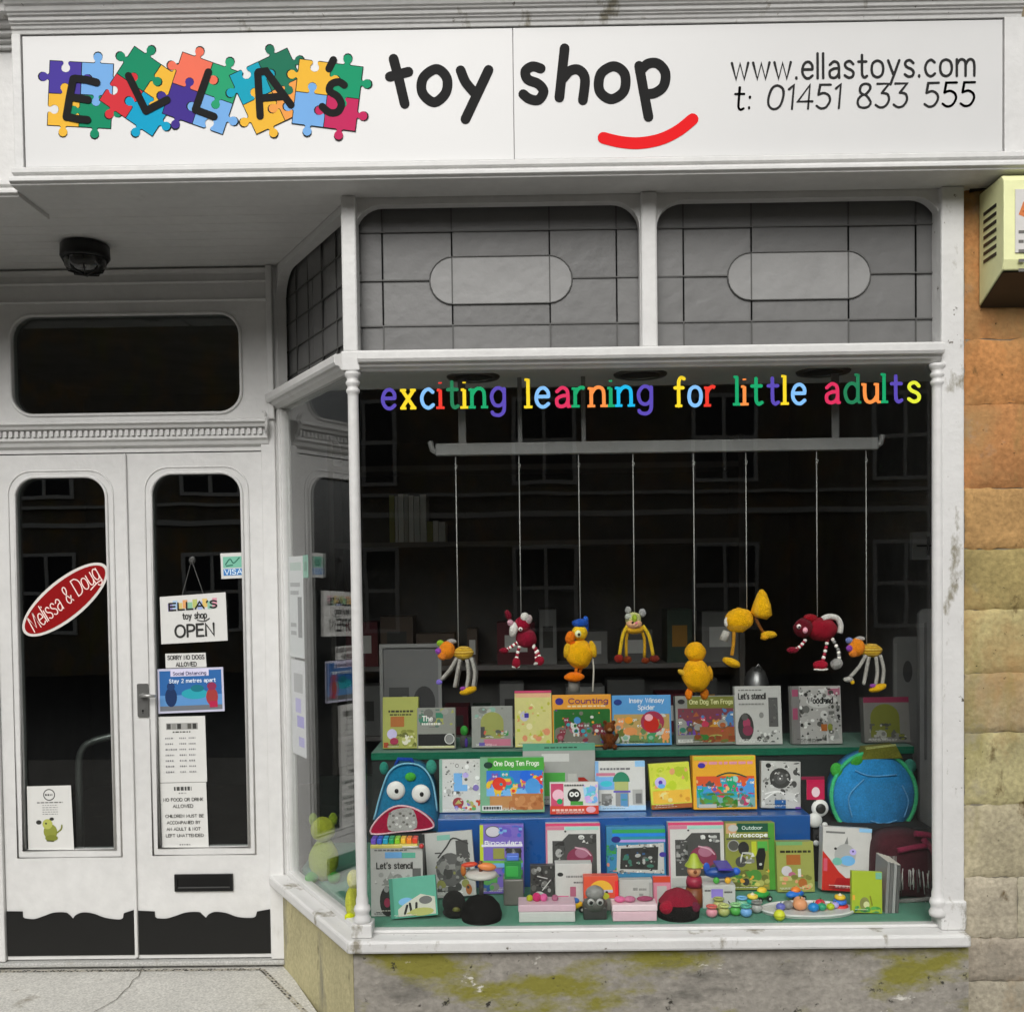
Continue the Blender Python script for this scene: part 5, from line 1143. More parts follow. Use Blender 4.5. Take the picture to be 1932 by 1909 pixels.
carton('toy_box', 'orange box with a yellow helmeted bear picture', 'toy box', (1102, 1654, 1168, 1746), 3.70, ZF, .05, 'e8583c', [('r', .0, .0, 1, .36, '8a8a84'), ('p', arcpts(.5, .58, .34, .30, 0, 180, 12), 'f4bc3c'), ('r', .16, .52, .84, .60, 'd0c8e0'), ('e', .3, .56, .09, .08, '4a9ab0'), ('e', .34, .53, .04, .04, '1a1a1a'), ('e', .66, .53, .04, .04, '1a1a1a'), ('e', .5, .42, .24, .12, 'c8cc3a'), ('r', .44, .30, .56, .44, '7a8a20'), ('r', .90, .3, 1, .86, 'f02c34')], FR, lean=4)
t = thing('toy_robot', 'grey toy robot with round goggles before the orange box', 'toy', (Q(1124, 1745, 3.60)[0], 3.625, ZF), local=True)
b = MB(); b.box(-.042, .040, -.02, .02, .001, .045, '3c3c3a'); b.ball((0, 0, .05), (.045, .03, .03), '55554f'); b.build('body', PLASTIC, t, .004)
b = MB(); b.ball((0, -.002, .092), (.034, .028, .026), '8a8a86'); b.build('head', PLASTIC, t)
for sg in (-1, 1):
    b = MB(); b.ball((sg * .016, -.026, .066), (.013, .008, .013), 'b4b4b0'); b.ball((sg * .016, -.033, .066), (.007, .004, .007), '181816'); b.build('goggle', PLASTIC, t)
def lowbox(px, Y, th, label, cols, name='gift_box'):
    x0, y0, x1, y1 = px; w_ = (x1 - x0) * Y / FD; cx_ = Q((x0 + x1) / 2, y1, Y)[0]; h_ = Q((x0 + x1) / 2, y0, Y)[1] - ZF
    t = thing(name, label, 'gift box', (cx_, Y + th / 2, ZF), group='low lidded gift boxes', local=True)
    b = MB(); b.box(-w_ / 2, w_ / 2, -th / 2, th / 2, .001, h_ * .6, cols[0]); b.build('tray', CARD, t, .003)
    b = MB(); b.box(-w_ / 2 - .002, w_ / 2 + .002, -th / 2 - .002, th / 2 + .002, h_ * .6 + .0005, h_, cols[1]); b.build('lid', CARD, t, .003)
    return t, w_, h_
t, w_, h_ = lowbox((979, 1706, 1086, 1748), 3.585, .09, 'low box with pinkish lid and pompoms on top, left of the robot', ('d0d0cc', 'd8b8c4'))
for i, (u, c, r_) in enumerate(((-.06, 'c8d030', .012), (-.035, 'e03878', .016), (-.01, 'f870b0', .014), (.03, 'c87898', .012))):
    b = MB(); b.ball((u, 0, h_ + r_ * .8), (r_, r_, r_), c, 12, 8); b.build('pompom', PLUSH, t)
t, w_, h_ = lowbox((1156, 1706, 1240, 1748), 3.585, .07, 'low pale pink box with a pink bow, right of the robot', ('e8c0cc', 'f0d8de'))
b = MB(); b.ball((-.05, -.01, h_ + .012), (.02, .014, .011), 'e870a0'); b.ball((-.015, -.01, h_ + .012), (.022, .014, .011), 'c87898'); b.ball((.04, 0, h_ + .010), (.03, .012, .009), 'a85070'); b.build('bow', FABRIC, t)
carton('gift_box', 'upright white gift box with faint print behind the pink bow box', 'gift box', (1168, 1660, 1232, 1715), 3.72, ZF, .04, 'c2c2be', [('d', .42, .62, .56, .1, '8a8a88'), ('d', .60, .62, .82, .08, '8c8c8a'), ('d', .60, .44, .72, .08, '8c8c8a'), ('r', .9, .0, 1, .9, 'a8a8a4')], FR, lean=4)
carton('picture_frame', 'small red and pink frame standing before the pink edged box', 'picture frame', (1233, 1654, 1266, 1716), 3.74, ZF, .02, 'e08aa0', [('r', .0, .80, 1, 1, 'd84a2c'), ('r', .22, .1, .78, .68, 'c0bcb8'), ('r', .5, .1, .78, .3, 'a8607c')], FR, lean=6)
t = thing('toy_ladybird', 'dark red and black dome shaped beanie lying at the front', 'toy', (Q(1283, 1746, 3.60)[0], 3.64, ZF), local=True)
b = MB(); b.lathe([(0, .001), (.073, .001), (.076, .022), (.068, .052), (.046, .078), (.018, .092), (0, .095)], 0, 0, '151312', 26); b.build('shell', PLUSH, t)
b = MB(); b.lathe([(.0698, .054), (.047, .083), (.019, .097), (0, .1)], 0, 0, 'a01434', 26); b.build('crown', PLUSH, t)
b = MB(); b.ball((-.045, -.045, .045), (.028, .022, .024), 'b81838'); b.ball((.052, -.044, .045), (.02, .015, .018), '7a2440'); b.build('patch', PLUSH, t)
t = thing('stacking_figure', 'wooden stacking figure with yellow green hat', 'toy', (Q(1310, 1705, 3.75)[0], 3.75, ZF), local=True)
b = MB(); b.lathe([(0, .001), (.034, .001), (.036, .03), (.03, .07), (0, .071)], 0, 0, '7c4018', 20); b.build('base', WOOD, t)
b = MB(); b.lathe([(0, .072), (.028, .073), (.03, .09), (.026, .108), (0, .109)], 0, 0, 'a02440', 20); b.build('ring', WOOD, t)
b = MB(); b.ball((0, 0, .132), (.026, .026, .026), 'e8a878'); b.ball((0, -.024, .132), .007, '8a4a20'); b.build('head', WOOD, t)
b = MB(); b.lathe([(.034, .148), (.032, .154), (.022, .166), (.012, .19), (0, .196)], 0, 0, 'a8b838', 20); b.build('hat', WOOD, t)
tw = carton('gift_box', 'white box with purple print under the blue plane', 'gift box', (1326, 1668, 1388, 1722), 3.72, ZF, .06, 'ccccc8', [('r', .26, .46, .62, .84, '9a88e0'), ('d', .06, .74, .24, .07, '4a4a48'), ('d', .66, .66, .9, .08, '4a4a48'), ('e', .62, .14, .12, .12, '444442'), ('s', [(.78, .3), (.88, .1)], .03, '4a4a48')], FR, lean=0)
zb_ = Q(1357, 1668, 3.73)[1] + .002
t = thing('toy_plane', 'blue toy plane with yellow wheels on the white purple print box', 'toy plane', (Q(1360, 1660, 3.75)[0], 3.75, zb_), local=True)
b = MB(); b.ball((0, 0, .036), (.062, .022, .022), '1a4a98'); b.ball((.056, 0, .04), (.016, .015, .014), '2a66d8'); b.build('fuselage', PLASTIC, t)
b = MB(); b.box(-.018, .034, -.055, .055, .058, .066, '4838b0'); b.tube([(0, -.012, .05), (0, -.012, .058)], .003, '4838b0', 6); b.tube([(.02, -.012, .05), (.02, -.012, .058)], .003, '4838b0', 6); b.build('wing', PLASTIC, t, .003)
b = MB(); b.ball((-.052, 0, .056), (.012, .004, .018), '2a5ac0'); b.build('tail', PLASTIC, t)
for xx, cc in ((-.02, '50b048'), (.022, 'f4b830')):
    b = MB(); b.ball((xx, -.018, .012), (.012, .007, .0118), cc); b.build('wheel', PLASTIC, t)
# pastel rattles and rings at the front
for i, (dx, dy, c1_, c2_, lab) in enumerate(((1343, 1738, 'e89aa8', 'd86a60', 'pink'), (1366, 1736, 'b4b870', 'c8d080', 'olive'), (1388, 1734, '58b050', '9ad090', 'green'), (1408, 1738, '7ab0e8', '5cb09a', 'light blue'), (1356, 1718, 'c8c478', 'a8b060', 'pale yellow'), (1400, 1716, '88c8a0', '78b8e8', 'mint'), (1428, 1728, 'b0b0ac', '8a8a86', 'grey'))):
    Y_ = 3.585 + (1746 - dy) * .0042
    x_ = Q(dx, dy, Y_)[0]
    t = thing('baby_rattle', 'small round %s baby rattle in the pile at the front' % lab, 'rattle', (x_, Y_, ZF), group='pastel baby rattles', local=True)
    b = MB(); b.ball((0, 0, .0185), (.021, .018, .018), c1_, 14, 9); b.build('ball', PLASTIC, t)
    b = MB(); b.tube([(.016 * math.cos(2 * math.pi * k / 12), .016 * math.sin(2 * math.pi * k / 12), .040) for k in range(12)], .0045, c2_, 7, closed=True); b.build('ring', PLASTIC, t)
x_ = Q(1527, 1735, 3.65)[0]
t = thing('oval_tray', 'flat white oval tray holding coloured play food at the front right', 'tray', (x_, 3.67, ZF), local=True)
b = MB(); rim = [(.165 * math.cos(2 * math.pi * k / 40), .085 * math.sin(2 * math.pi * k / 40)) for k in range(40)]
b.prism(rim, .002, .009, 'd0d0cc'); b.tube([(x, y, .011) for x, y in rim], .005, 'dcdcd8', 7, closed=True); b.build('tray_body', PLASTIC, t)
for (u, v_, r_, c, lab) in ((-.03, -.01, .026, 'e8a070', 'peach'), (.012, -.03, .020, '1c88d0', 'blue'), (.045, -.018, .017, '30a078', 'sea green'), (.05, .02, .018, 'd82c48', 'red'), (.078, -.012, .015, 'b8cc28', 'lime'), (.1, .006, .014, 'b8a8e8', 'lilac'), (-.07, .0, .02, '8a8a88', 'grey'), (-.10, -.012, .017, '6a70c0', 'indigo'), (-.02, .035, .022, 'f0a880', 'apricot')):
    g = thing('play_food', '%s piece of play food on the white oval tray' % lab, 'play food', (x_ + u, 3.67 + v_, ZF + .010), group='play food on the tray', local=True)
    b = MB(); b.ball((0, 0, r_ * .8), (r_, r_ * .9, r_ * .8), c, 14, 9); b.build('food_body', PLASTIC, g)
    b = MB(); b.tube([(0, 0, r_ * 1.55), (.002, 0, r_ * 1.9)], .002, '4a7a30', 5); b.build('stalk', PLASTIC, g)
t = thing('toy_ball', 'small lime yellow ball just left of the oval tray front', 'ball', (Q(1470, 1734, 3.58)[0], 3.575, ZF), local=True)
b = MB(); b.ball((0, 0, .0205), .020, 'd8e03a'); b.build('ball_body', PLASTIC, t)
b = MB(); b.tube([(.0204 * math.cos(2 * math.pi * k / 16), .0204 * math.sin(2 * math.pi * k / 16), .0205) for k in range(16)], .0012, 'a8a820', 5, closed=True); b.build('seam', PLASTIC, t)
carton('book', 'lime green board book in front of a stack of upright books', 'book', (1607, 1648, 1665, 1746), 3.63, ZF, .02, 'a8bc30', [('e', .42, .22, .16, .16, '8a8c50'), ('e', .48, .20, .1, .08, 'd8d8a0'), ('b', .1, .02, .95, .16, ['4a9a40', '3f8a60', '60b050'], 121, 20, .08), ('r', .78, .82, .98, .98, '78b8a0'), ('r', .02, .3, .1, .42, 'f0b040'), ('s', [(.6, .4), (.66, .2)], .05, '8a8c20')], FR, lean=9, roll=3)
for i, c in enumerate(('8a8a88', '6e6e6c', 'a0a09e', '5c5c5a')):
    t = thing('book', 'upright grey book, %s from the lime book in the front right stack' % ['first', 'second', 'third', 'fourth'][i], 'book', (Q(1669 + i * 6.5, 1745, 3.66)[0], 3.70, ZF), (0, R(3), 0), group='upright grey books front right', local=True)
    b = MB(); b.box(-.0055, .0055, -.06, .06, .001, .185 - i * .004, c); b.build('cover', CARD, t, .0015)
    b = MB(); b.box(-.0042, .0042, -.058, .0605, .003, .1862 - i * .004, 'd8d4c8'); b.build('pages', PAPER, t)
# dark satchel with maroon flap and fringe
YH = 3.78
x0, x1 = Q(1655, 1700, YH)[0], Q(1772, 1700, YH)[0]
t = thing('fringed_bag', 'black and maroon bag with fringe in the right corner of the display', 'bag', ((x0 + x1) / 2, YH + .06, ZF))
zt_ = Q(1700, 1575, YH)[1]; xm = (x0 + x1) / 2
b = MB(); lo = smooth([(x0 + .004, ZF + .005), (x0 + .002, zt_ - .14), (x0 + .02, zt_ - .03), (xm - .03, zt_), (xm + .05, zt_ - .004), (x1 - .004, zt_ - .04), (x1, ZF + .1), (x1 - .004, ZF + .005), (xm, ZF + .003), (x0 + .004, ZF + .005)], 4)[:-1]
pillow(b, lo, YH, YH + .13, '4a2028', .012); b.build('bag_body', FABRIC, t)
def ln(pts): return [(Q(x, y, YH)[0], YH - .018, Q(x, y, YH)[1]) for x, y in pts]
b = MB()
for p in ([(1690, 1602), (1720, 1596), (1745, 1592)], [(1738, 1580), (1755, 1600), (1768, 1630), (1770, 1660)], [(1722, 1570), (1745, 1572), (1770, 1578)]): b.tube(smooth(ln(p), 3), .011, '8c2a48', 7)
b.build('strap', FABRIC, t)
b = MB(); b.tube(ln([(1692, 1697), (1730, 1694), (1768, 1690)]), .008, '8e8e8a', 8); b.build('rail', FABRIC, t)
b = MB(); rr = random.Random(9)
for i in range(64):
    x = rr.uniform(1684, 1768); y = rr.choice((1640, 1702)) + rr.uniform(-6, 6); l = rr.uniform(26, 44)
    b.tube(ln([(x, y), (x + rr.uniform(-4, 4), y + l)]), .0017, rr.choice(['c8c6c2', '98968f', 'e4e2dc', '5a5a56']), 4)
for i in range(10):
    x = 1664 + i * 2.6; b.tube(ln([(x, 1612), (x + 6, 1692)]), .0012, rr.choice(['8a8884', 'b0aea8']), 4)
b.build('fringe', FABRIC, t)
for (dx, Y_, kind, lab, c1_, c2_) in ((1012, 3.70, 'toy_car', 'small red toy car before the dark star print box', 'd83020', 'f4e8d8'), (1082, 3.70, 'toy_car', 'small yellow toy car before the plain white gift box', 'f8c820', '3a78c8'),
        (1436, 3.80, 'toy_car', 'small green toy car at the foot of the microscope box', '38a848', 'f8d040'), (1500, 3.80, 'toy_car', 'small blue toy car at the foot of the plain olive box', '2878d8', 'f08838')):
    x_ = Q(dx, 1730, Y_)[0]
    t = thing(kind, lab, 'toy car', (x_, Y_, ZF), (0, 0, R(25)), group='little toy cars', local=True)
    b = MB(); b.ball((0, 0, .024), (.040, .020, .015), c1_); b.build('body', PLASTIC, t)
    b = MB(); b.ball((.004, 0, .038), (.020, .016, .013), c2_); b.build('cabin', PLASTIC, t)
    for wx in (-.022, .022):
        b = MB(); b.tube([(wx, -.019, .011), (wx, -.025, .011)], .011, '1a1a18', 12); b.tube([(wx, -.0251, .011), (wx, -.0262, .011)], .005, 'd0d0cc', 8); b.build('wheel', PLASTIC, t)
for (dx, Y_, lab, cols) in ((1066, 3.66, 'stack of pink, yellow and green rings before the plain white box', ('e8408a', 'f8d030', '40b850')), (1214, 3.68, 'stack of pink and blue rings before the faint print box', ('f070a8', '58a8f0', 'f8e060')), (1420, 3.72, 'stack of orange and teal rings behind the baby rattles', ('f08030', '28a8a0', 'f8d850')), (1585, 3.70, 'stack of red, blue and yellow rings left of the lime book', ('e03838', '3878e0', 'f8d030'))):
    x_ = Q(dx, 1735, Y_)[0]
    t = thing('ring_stacker', lab, 'toy', (x_, Y_, ZF), group='little ring stacking toys', local=True)
    for k, c in enumerate(cols):
        b = MB(); b.tube([((.022 - k * .005) * math.cos(2 * math.pi * q / 14), (.022 - k * .005) * math.sin(2 * math.pi * q / 14), .009 + k * .0165) for q in range(14)], .0082, c, 8, closed=True); b.build('ring', PLASTIC, t)
    b = MB(); b.lathe([(0, .001), (.012, .001), (.008, .05), (0, .058)], 0, 0, 'f0e4c8', 12); b.build('peg', WOOD, t)
q_ = Vector((-.80, 4.12))
t = thing('plush_toy', 'lime green plush toy seen through the splayed side window', 'plush toy', (q_.x, q_.y, ZF), local=True)
b = MB(); b.ball((0, 0, .085), (.06, .05, .085), '9cae2c', 18, 12, lump=.05); b.build('body', PLUSH, t)
b = MB(); b.ball((0, -.005, .21), (.05, .045, .05), 'b4c03c', 18, 12, lump=.04); b.build('head', PLUSH, t)
for sg in (-1, 1):
    b = MB(); b.ball((sg * .04, 0, .25), (.018, .015, .026), '88a028', lump=.04); b.build('ear', PLUSH, t)
    b = MB(); b.ball((sg * .045, -.03, .022), (.026, .036, .022), '48a838', lump=.04); b.build('foot', PLUSH, t)
# yellow plush beside the column
x_ = Q(664, 1735, 3.60)[0]
t = thing('plush_toy', 'yellow plush toy half hidden behind the left column', 'plush toy', (x_ - .0, 3.64, ZF), local=True)
b = MB(); b.ball((0, 0, .062), (.03, .026, .062), 'c8cc4a'); b.build('body', PLUSH, t)
b = MB(); b.ball((.002, 0, .145), (.024, .022, .035), 'dcdc90'); b.build('head', PLUSH, t)
b = MB(); b.ball((-.012, -.018, .016), (.018, .018, .015), 'd8e020'); b.build('foot', PLUSH, t)
# --- dim things further inside
def dimthing(name, label, cat, px, Y, th, col, zb=None):
    x0, z0 = Q(px[0], px[3], Y); x1, z1 = Q(px[2], px[1], Y)
    if zb is not None: z0 = zb
    t = thing(name, label, cat, ((x0 + x1) / 2, Y + th / 2, z0)); return t, x0, z0, x1, z1
t, x0, z0, x1, z1 = dimthing('picture_frame', 'dim grey framed panel with dark silhouettes behind the top left boxes', 'picture frame', (717, 1214, 832, 1316), 4.62, .03, None, ZA)
b = MB(); b.plate([rrect(x0, z0, x1, z1), rrect(x0 + .015, z0 + .02, x1 - .015, z1 - .016)], 4.62, 4.645, (.20, .20, .195)); b.build('frame', WOOD, t)
b = MB(); b.box(x0 + .0155, x1 - .0155, 4.63, 4.64, z0 + .0205, z1 - .0165, (.13, .13, .13)); b.rect(x0 + .04, z0 + .10, x0 + .13, z0 + .24, 4.629, (.05, .05, .05)); b.disc(x1 - .08, z0 + .17, .05, .075, 4.629, (.04, .04, .04)); b.rect(x0 + .10, z0 + .12, x0 + .12, z0 + .20, 4.6285, (.2, .2, .2)); b.build('panel', PAPER, t)
t, x0, z0, x1, z1 = dimthing('tin_lantern', 'grey domed tin ornament behind the white stencil book', 'ornament', (1408, 1258, 1456, 1300), 4.55, .06, None, ZA)
xm = (x0 + x1) / 2; rr_ = (x1 - x0) / 2
b = MB(); b.lathe([(0, z0 + .001), (rr_, z0 + .001), (rr_, z0 + .2), (rr_ * .95, z1 - .07), (rr_ * .7, z1 - .025), (rr_ * .3, z1 - .004), (0, z1)], xm, 4.60, (.20, .20, .20), 22); b.build('tin_body', METAL, t)
b = MB(); b.tube([(xm - .015, 4.56, z1 - .01), (xm, 4.56, z1 + .012), (xm + .015, 4.56, z1 - .01)], .004, (.25, .25, .25), 6); b.build('handle', METAL, t)
t, x0, z0, x1, z1 = dimthing('display_board', 'tall grey round shouldered panel at the far right of the display', 'panel', (1737, 1148, 1790, 1420), 4.45, .03, None, ZF)
b = MB(); b.plate([rrect(x0, z0, x1, z1, tl=.03)], 4.46, 4.485, (.30, .30, .295)); b.build('panel_board', WOOD, t)
b = MB(); b.box(x0 + .02, x0 + .028, 4.452, 4.4595, z0 + .4, z1 - .06, (.18, .18, .18)); b.build('edge_strip', WOOD, t)
t, x0, z0, x1, z1 = dimthing('display_board', 'shorter grey panel with dark keyhole shape beside the rightmost giraffe', 'panel', (1684, 1200, 1737, 1420), 4.735, .03, None, .601)
b = MB(); b.plate([rrect(x0, z0, x1, z1, tl=.02, tr=.02)], 4.722, 4.739, (.20, .20, .195)); b.disc((x0 + x1) / 2, z1 - .16, .022, .05, 4.7215, (.06, .06, .06)); b.build('panel_board', WOOD, t)
b = MB(); b.box(x0 + .004, x0 + .014, 4.715, 4.7205, z0 + .1, z1 - .03, (.26, .26, .25)); b.build('edge_strip', WOOD, t)
t, x0, z0, x1, z1 = dimthing('reflection_panel', 'dim square panel added for a four pane reflection high at the right edge', 'panel', (1721, 1003, 1780, 1056), 4.9, .03, None)  # panel with dark cross, added in place of a reflection in the glass
b = MB(); b.box(x0, 2.095, 4.9, 4.93, z0, z1, (.45, .45, .45)); b.build('panel_board', WOOD, t)
xm, zm = (x0 + x1) / 2, (z0 + z1) / 2
b = MB(); b.box(xm - .005, xm + .005, 4.893, 4.8995, z0 + .02, z1 - .02, (.04, .04, .04)); b.box(x0 + .02, x1 - .005, 4.8935, 4.8992, zm - .004, zm + .004, (.04, .04, .04)); b.build('reflection_cross', WOOD, t)
# book shelf deep inside
YW = 5.6
x0, z0 = Q(735, 1022, YW); x1, z1 = Q(835, 930, YW)
t = thing('wall_bookshelf', 'dim wall shelf holding pale book spines deep inside the shop', 'bookshelf', ((x0 + x1) / 2, YW + .12, z0 - .03))
b = MB(); b.box(x0 - .3, x1 + 1.6, YW, YW + .28, z0 - .03, z0 - .004, (.16, .15, .145)); b.box(x0 - .3, x1 + 1.6, YW, YW + .28, z1 + .12, z1 + .15, (.16, .15, .145)); b.box(x0 - .33, x0 - .3, YW, YW + .28, -.08, z1 + .3, (.12, .11, .1)); b.box(x1 + 1.6, x1 + 1.63, YW, YW + .28, -.08, z1 + .3, (.12, .11, .1)); b.box(x0 - .3, x1 + 1.6, YW + .27, YW + .28, -.08, z1 + .3, (.08, .078, .075))
for zz in (.25, .62, 1.0): b.box(x0 - .3, x1 + 1.6, YW, YW + .27, zz, zz + .025, (.15, .14, .135))
b.build('shelf_unit', DARK, t)
rr = random.Random(5); x = x0; i = 0
while x < x1:
    wd_ = rr.uniform(.018, .038); h_ = (z1 - z0) * (rr.uniform(.9, 1.0) if x < x0 + .2 else rr.uniform(.4, .6))
    g = thing('shelf_book', 'dim pale book spine on the wall shelf inside the shop', 'book', (x + wd_ / 2, YW + .1, z0 - .0035), group='books on the wall shelf')
    b = MB(); b.box(x, x + wd_ - .003, YW + .01, YW + .2, z0 - .003, z0 + h_, rr.choice(['d8d8d4', 'c8c8c4', 'e0e0dc', 'a8a8a4', '8a8c50'])); b.build('cover', CARD, g)
    x += wd_; i += 1
rr = random.Random(15)
for zz in (.275, .645, 1.025):
    x = x0 - .25
    while x < x1 + 1.5:
        wd_ = rr.uniform(.05, .22); h_ = rr.uniform(.12, .30)
        g = thing('stock_box', 'dim stock box on the dark shelves inside the shop', 'box', (x + wd_ / 2, YW + .12, zz + .001), group='stock boxes on the dark shelves', local=True)
        b = MB(); b.box(-wd_ / 2, wd_ / 2, -.1, .1, 0, h_, rr.choice(['6a6a68', '4c4c4a', '7a7a78', '54463c', '5a1c28', '384a40'])); b.box(-wd_ * .3, wd_ * .3, -.1015, -.1, h_ * .3, h_ * .7, rr.choice(['c8c8c4', '3a3a38', 'a87a30'])); b.build('carton', CARD, g)
        x += wd_ + rr.uniform(.01, .12)
# handrail behind the left door
t = thing('handrail', 'white bent tube behind the lower glass of the left door', 'handrail', (Q(160, 1600, 4.5)[0], 4.5, -.085))
q = [Q(x, y, 4.5) for x, y in ((152, 1605), (150, 1500), (149, 1440), (156, 1412), (176, 1398), (214, 1388), (240, 1384))]
b = MB(); pts = smooth([(x, 4.5, z) for x, z in q], 4); b.tube([(q[0][0], 4.5, -.084)] + pts, .016, (.6, .6, .58), 10); b.build('tube', METAL, t)
b = MB(); b.lathe([(0, -.083), (.04, -.083), (.04, -.07), (.018, -.068)], q[0][0], 4.5, (.5, .5, .5), 16); b.build('foot_plate', METAL, t)
x0, z0 = Q(0, 1620, 4.9); x1, z1 = Q(235, 1475, 4.9)

# ------------------------------------------------------------------ notices and stickers on the doors
YP = 4.2555
def notice(name, label, cat, quad, art, m=PAPER, col='d6d6d2', th=.002, Y=YP, group=None, title=None):
    """sheet fixed on the glass; quad = TL,TR,BR,BL as seen"""
    c = [Q(x, y, Y) for x, y in quad]
    t = thing(name, label, cat, (sum(p[0] for p in c) / 4, Y, min(p[1] for p in c)), group=group)
    b = MB(); b.plate([[c[3], c[2], c[1], c[0]]], Y - th, Y, col); b.build('sheet', m, t)
    def W(u, v):
        a = [(1 - u) * c[3][i] + u * c[2][i] for i in (0, 1)]; d = [(1 - u) * c[0][i] + u * c[1][i] for i in (0, 1)]
        return (1 - v) * a[0] + v * d[0], (1 - v) * a[1] + v * d[1]
    w_ = math.hypot(c[2][0] - c[3][0], c[2][1] - c[3][1]); h_ = math.hypot(c[0][0] - c[3][0], c[0][1] - c[3][1])
    a = MB(); tt = MB(); k = 0
    for q in art:
        y = Y - th - .0003 - k * .0001; k += 1
        if q[0] == 'r': a.poly([W(q[1], q[2]), W(q[3], q[2]), W(q[3], q[4]), W(q[1], q[4])], y, q[5])
        elif q[0] == 'e': x, z = W(q[1], q[2]); a.disc(x, z, q[3] * w_, q[4] * h_, y, q[5])
        elif q[0] == 'o':
            x, z = W(q[1], q[2]); a.ribbon([(x + q[3] * w_ * math.cos(2 * math.pi * i / 24), z + q[4] * h_ * math.sin(2 * math.pi * i / 24)) for i in range(24)], q[5] * w_, y, q[6], closed=True)
        elif q[0] == 'p': a.poly([W(*p) for p in q[1]], y, q[2])
        elif q[0] == 's': a.ribbon([W(*p) for p in (smooth(q[1], 5) if len(q[1]) > 2 else q[1])], q[2] * w_, y, q[3])
        elif q[0] == 'd':
            rr_ = random.Random(k); u = q[1]
            while u < q[3]:
                l = min((q[3] - q[1]) * rr_.uniform(.08, .2), q[3] - u); a.poly([W(u, q[2]), W(u + l, q[2]), W(u + l, q[2] + q[4]), W(u, q[2] + q[4])], y, q[5]); u += l + .02
        elif q[0] == 't':
            _, s_, u0, v0, u1, hh, col_ = q[:7]; st = q[7] if len(q) > 7 else 10
            tw = text_width(s_); x = 0; n_ = 0
            for ch in s_:
                gw, sts = glyph(ch)
                for pts in sts:
                    tt.ribbon([W(u0 + (x + px) / tw * (u1 - u0), v0 + pz / 100 * hh) for px, pz in pts], st * hh * h_ / 100, Y - th - .0018 - .00005 * (n_ % 6), col_); n_ += 1
                x += gw + 15
    if a.f: a.build('print', PAPER, t)
    if tt.f: tt.build('lettering', PAPER, t)
    return t
# oval sticker
ca_ = Q(123, 1131, YP); a_, b_ = 101 * YP / FD, 38 * YP / FD; an = R(38)
t = thing('oval_sticker', 'slanted red oval sticker with white script on the left door glass', 'sticker', (ca_[0], YP, ca_[1] - .15))
el = lambda s_: [(ca_[0] + a_ * s_ * math.cos(u) * math.cos(an) - (b_ - a_ * (1 - s_)) * math.sin(u) * math.sin(an), ca_[1] + a_ * s_ * math.cos(u) * math.sin(an) + (b_ - a_ * (1 - s_)) * math.sin(u) * math.cos(an)) for u in [2 * math.pi * k / 48 for k in range(48)]]
b = MB(); b.plate([el(1)], YP - .001, YP, 'dcd8d2'); b.build('border', VINYL, t)
b = MB(); b.plate([el(.945)], YP - .0022, YP - .0011, '8e0d10'); b.build('red_field', VINYL, t)
b = MB(); n = 0; s_ = 'Melissa & Doug'; tw = text_width(s_, 10); L_ = a_ * 1.66; x = 0; hk = .095 / 100
for ch in s_:
    gw, sts = glyph(ch)
    for pts in sts:
        q = [((-L_ / 2 + (x + px + .25 * pz) / tw * L_ * .97), (pz - 26) * hk) for px, pz in pts]
        b.ribbon([(ca_[0] + u * math.cos(an) - v * math.sin(an), ca_[1] + u * math.sin(an) + v * math.cos(an)) for u, v in q],   .0046, YP - .0026 - .00005 * (n % 6), 'f4dcd4'); n += 1
    x += gw + 10
q = smooth([(L_ * .30, -.036), (L_ * .40, -.030), (L_ * .47, -.033)], 4); b.ribbon([(ca_[0] + u * math.cos(an) - v * math.sin(an), ca_[1] + u * math.sin(an) + v * math.cos(an)) for u, v in q], .005, YP - .003, 'f4dcd4')
b.build('script', VINYL, t)
mini = lambda v0, v1, cols: [('r', .12 + i * .075, v0 + (.2 if i % 2 else 0) * (v1 - v0), .12 + i * .075 + .07, v1 - (0 if i % 2 else .25) * (v1 - v0), c) for i, c in enumerate(cols)]
MC = ['9a90c8', 'a8c4e0', 'd8c078', 'e0a068', '8fc0a0', 'b8c070', 'a8b8e0', 'e0c070', '90c0a8', 'd898a8']
t = notice('open_sign', 'white OPEN sign hung by a string on the right door glass', 'sign', ((302, 1126), (426, 1117), (430, 1208), (305, 1215)), mini(.68, .90, MC) + [
    ('t', "ELLA'S", .14, .70, .86, .20, '1e1e1c', 17), ('t', 'toy shop', .34, .50, .70, .17, '2a2a28', 13), ('s', [(.56, .46), (.66, .43), (.74, .48)], .018, '4a4a48'), ('t', 'OPEN', .22, .13, .80, .34, '2c2c2a', 13)], th=.004)
b = MB(); q0, q1, q2 = Q(344, 1123, YP), Q(362, 1057, YP), Q(384, 1120, YP)
b.tube([(q0[0], YP - .002, q0[1]), (q1[0], YP - .004, q1[1]), (q2[0], YP - .002, q2[1])], .0014, '8a8a88', 5); b.build('string', FABRIC, t)
b = MB(); b.tube([(q1[0], YP + .006, q1[1]), (q1[0], YP - .008, q1[1])], [.016, .007], '4a4a48', 12); b.build('suction_hook', PLASTIC, t)
notice('card_sticker', 'green and blue payment sticker at the edge of the right door glass', 'sticker', ((416, 1044), (460, 1042), (462, 1090), (418, 1092)), [('r', .10, .42, .94, .86, '7abca4'), ('s', [(.2, .55), (.4, .76), (.55, .60), (.8, .80)], .05, '2a6a58'), ('s', [(.24, .50), (.5, .52)], .05, '2a6a58'), ('r', .10, .12, .94, .38, '3f7fc0'), ('t', 'VISA', .16, .16, .90, .26, 'd8ecf8', 14)], VINYL)
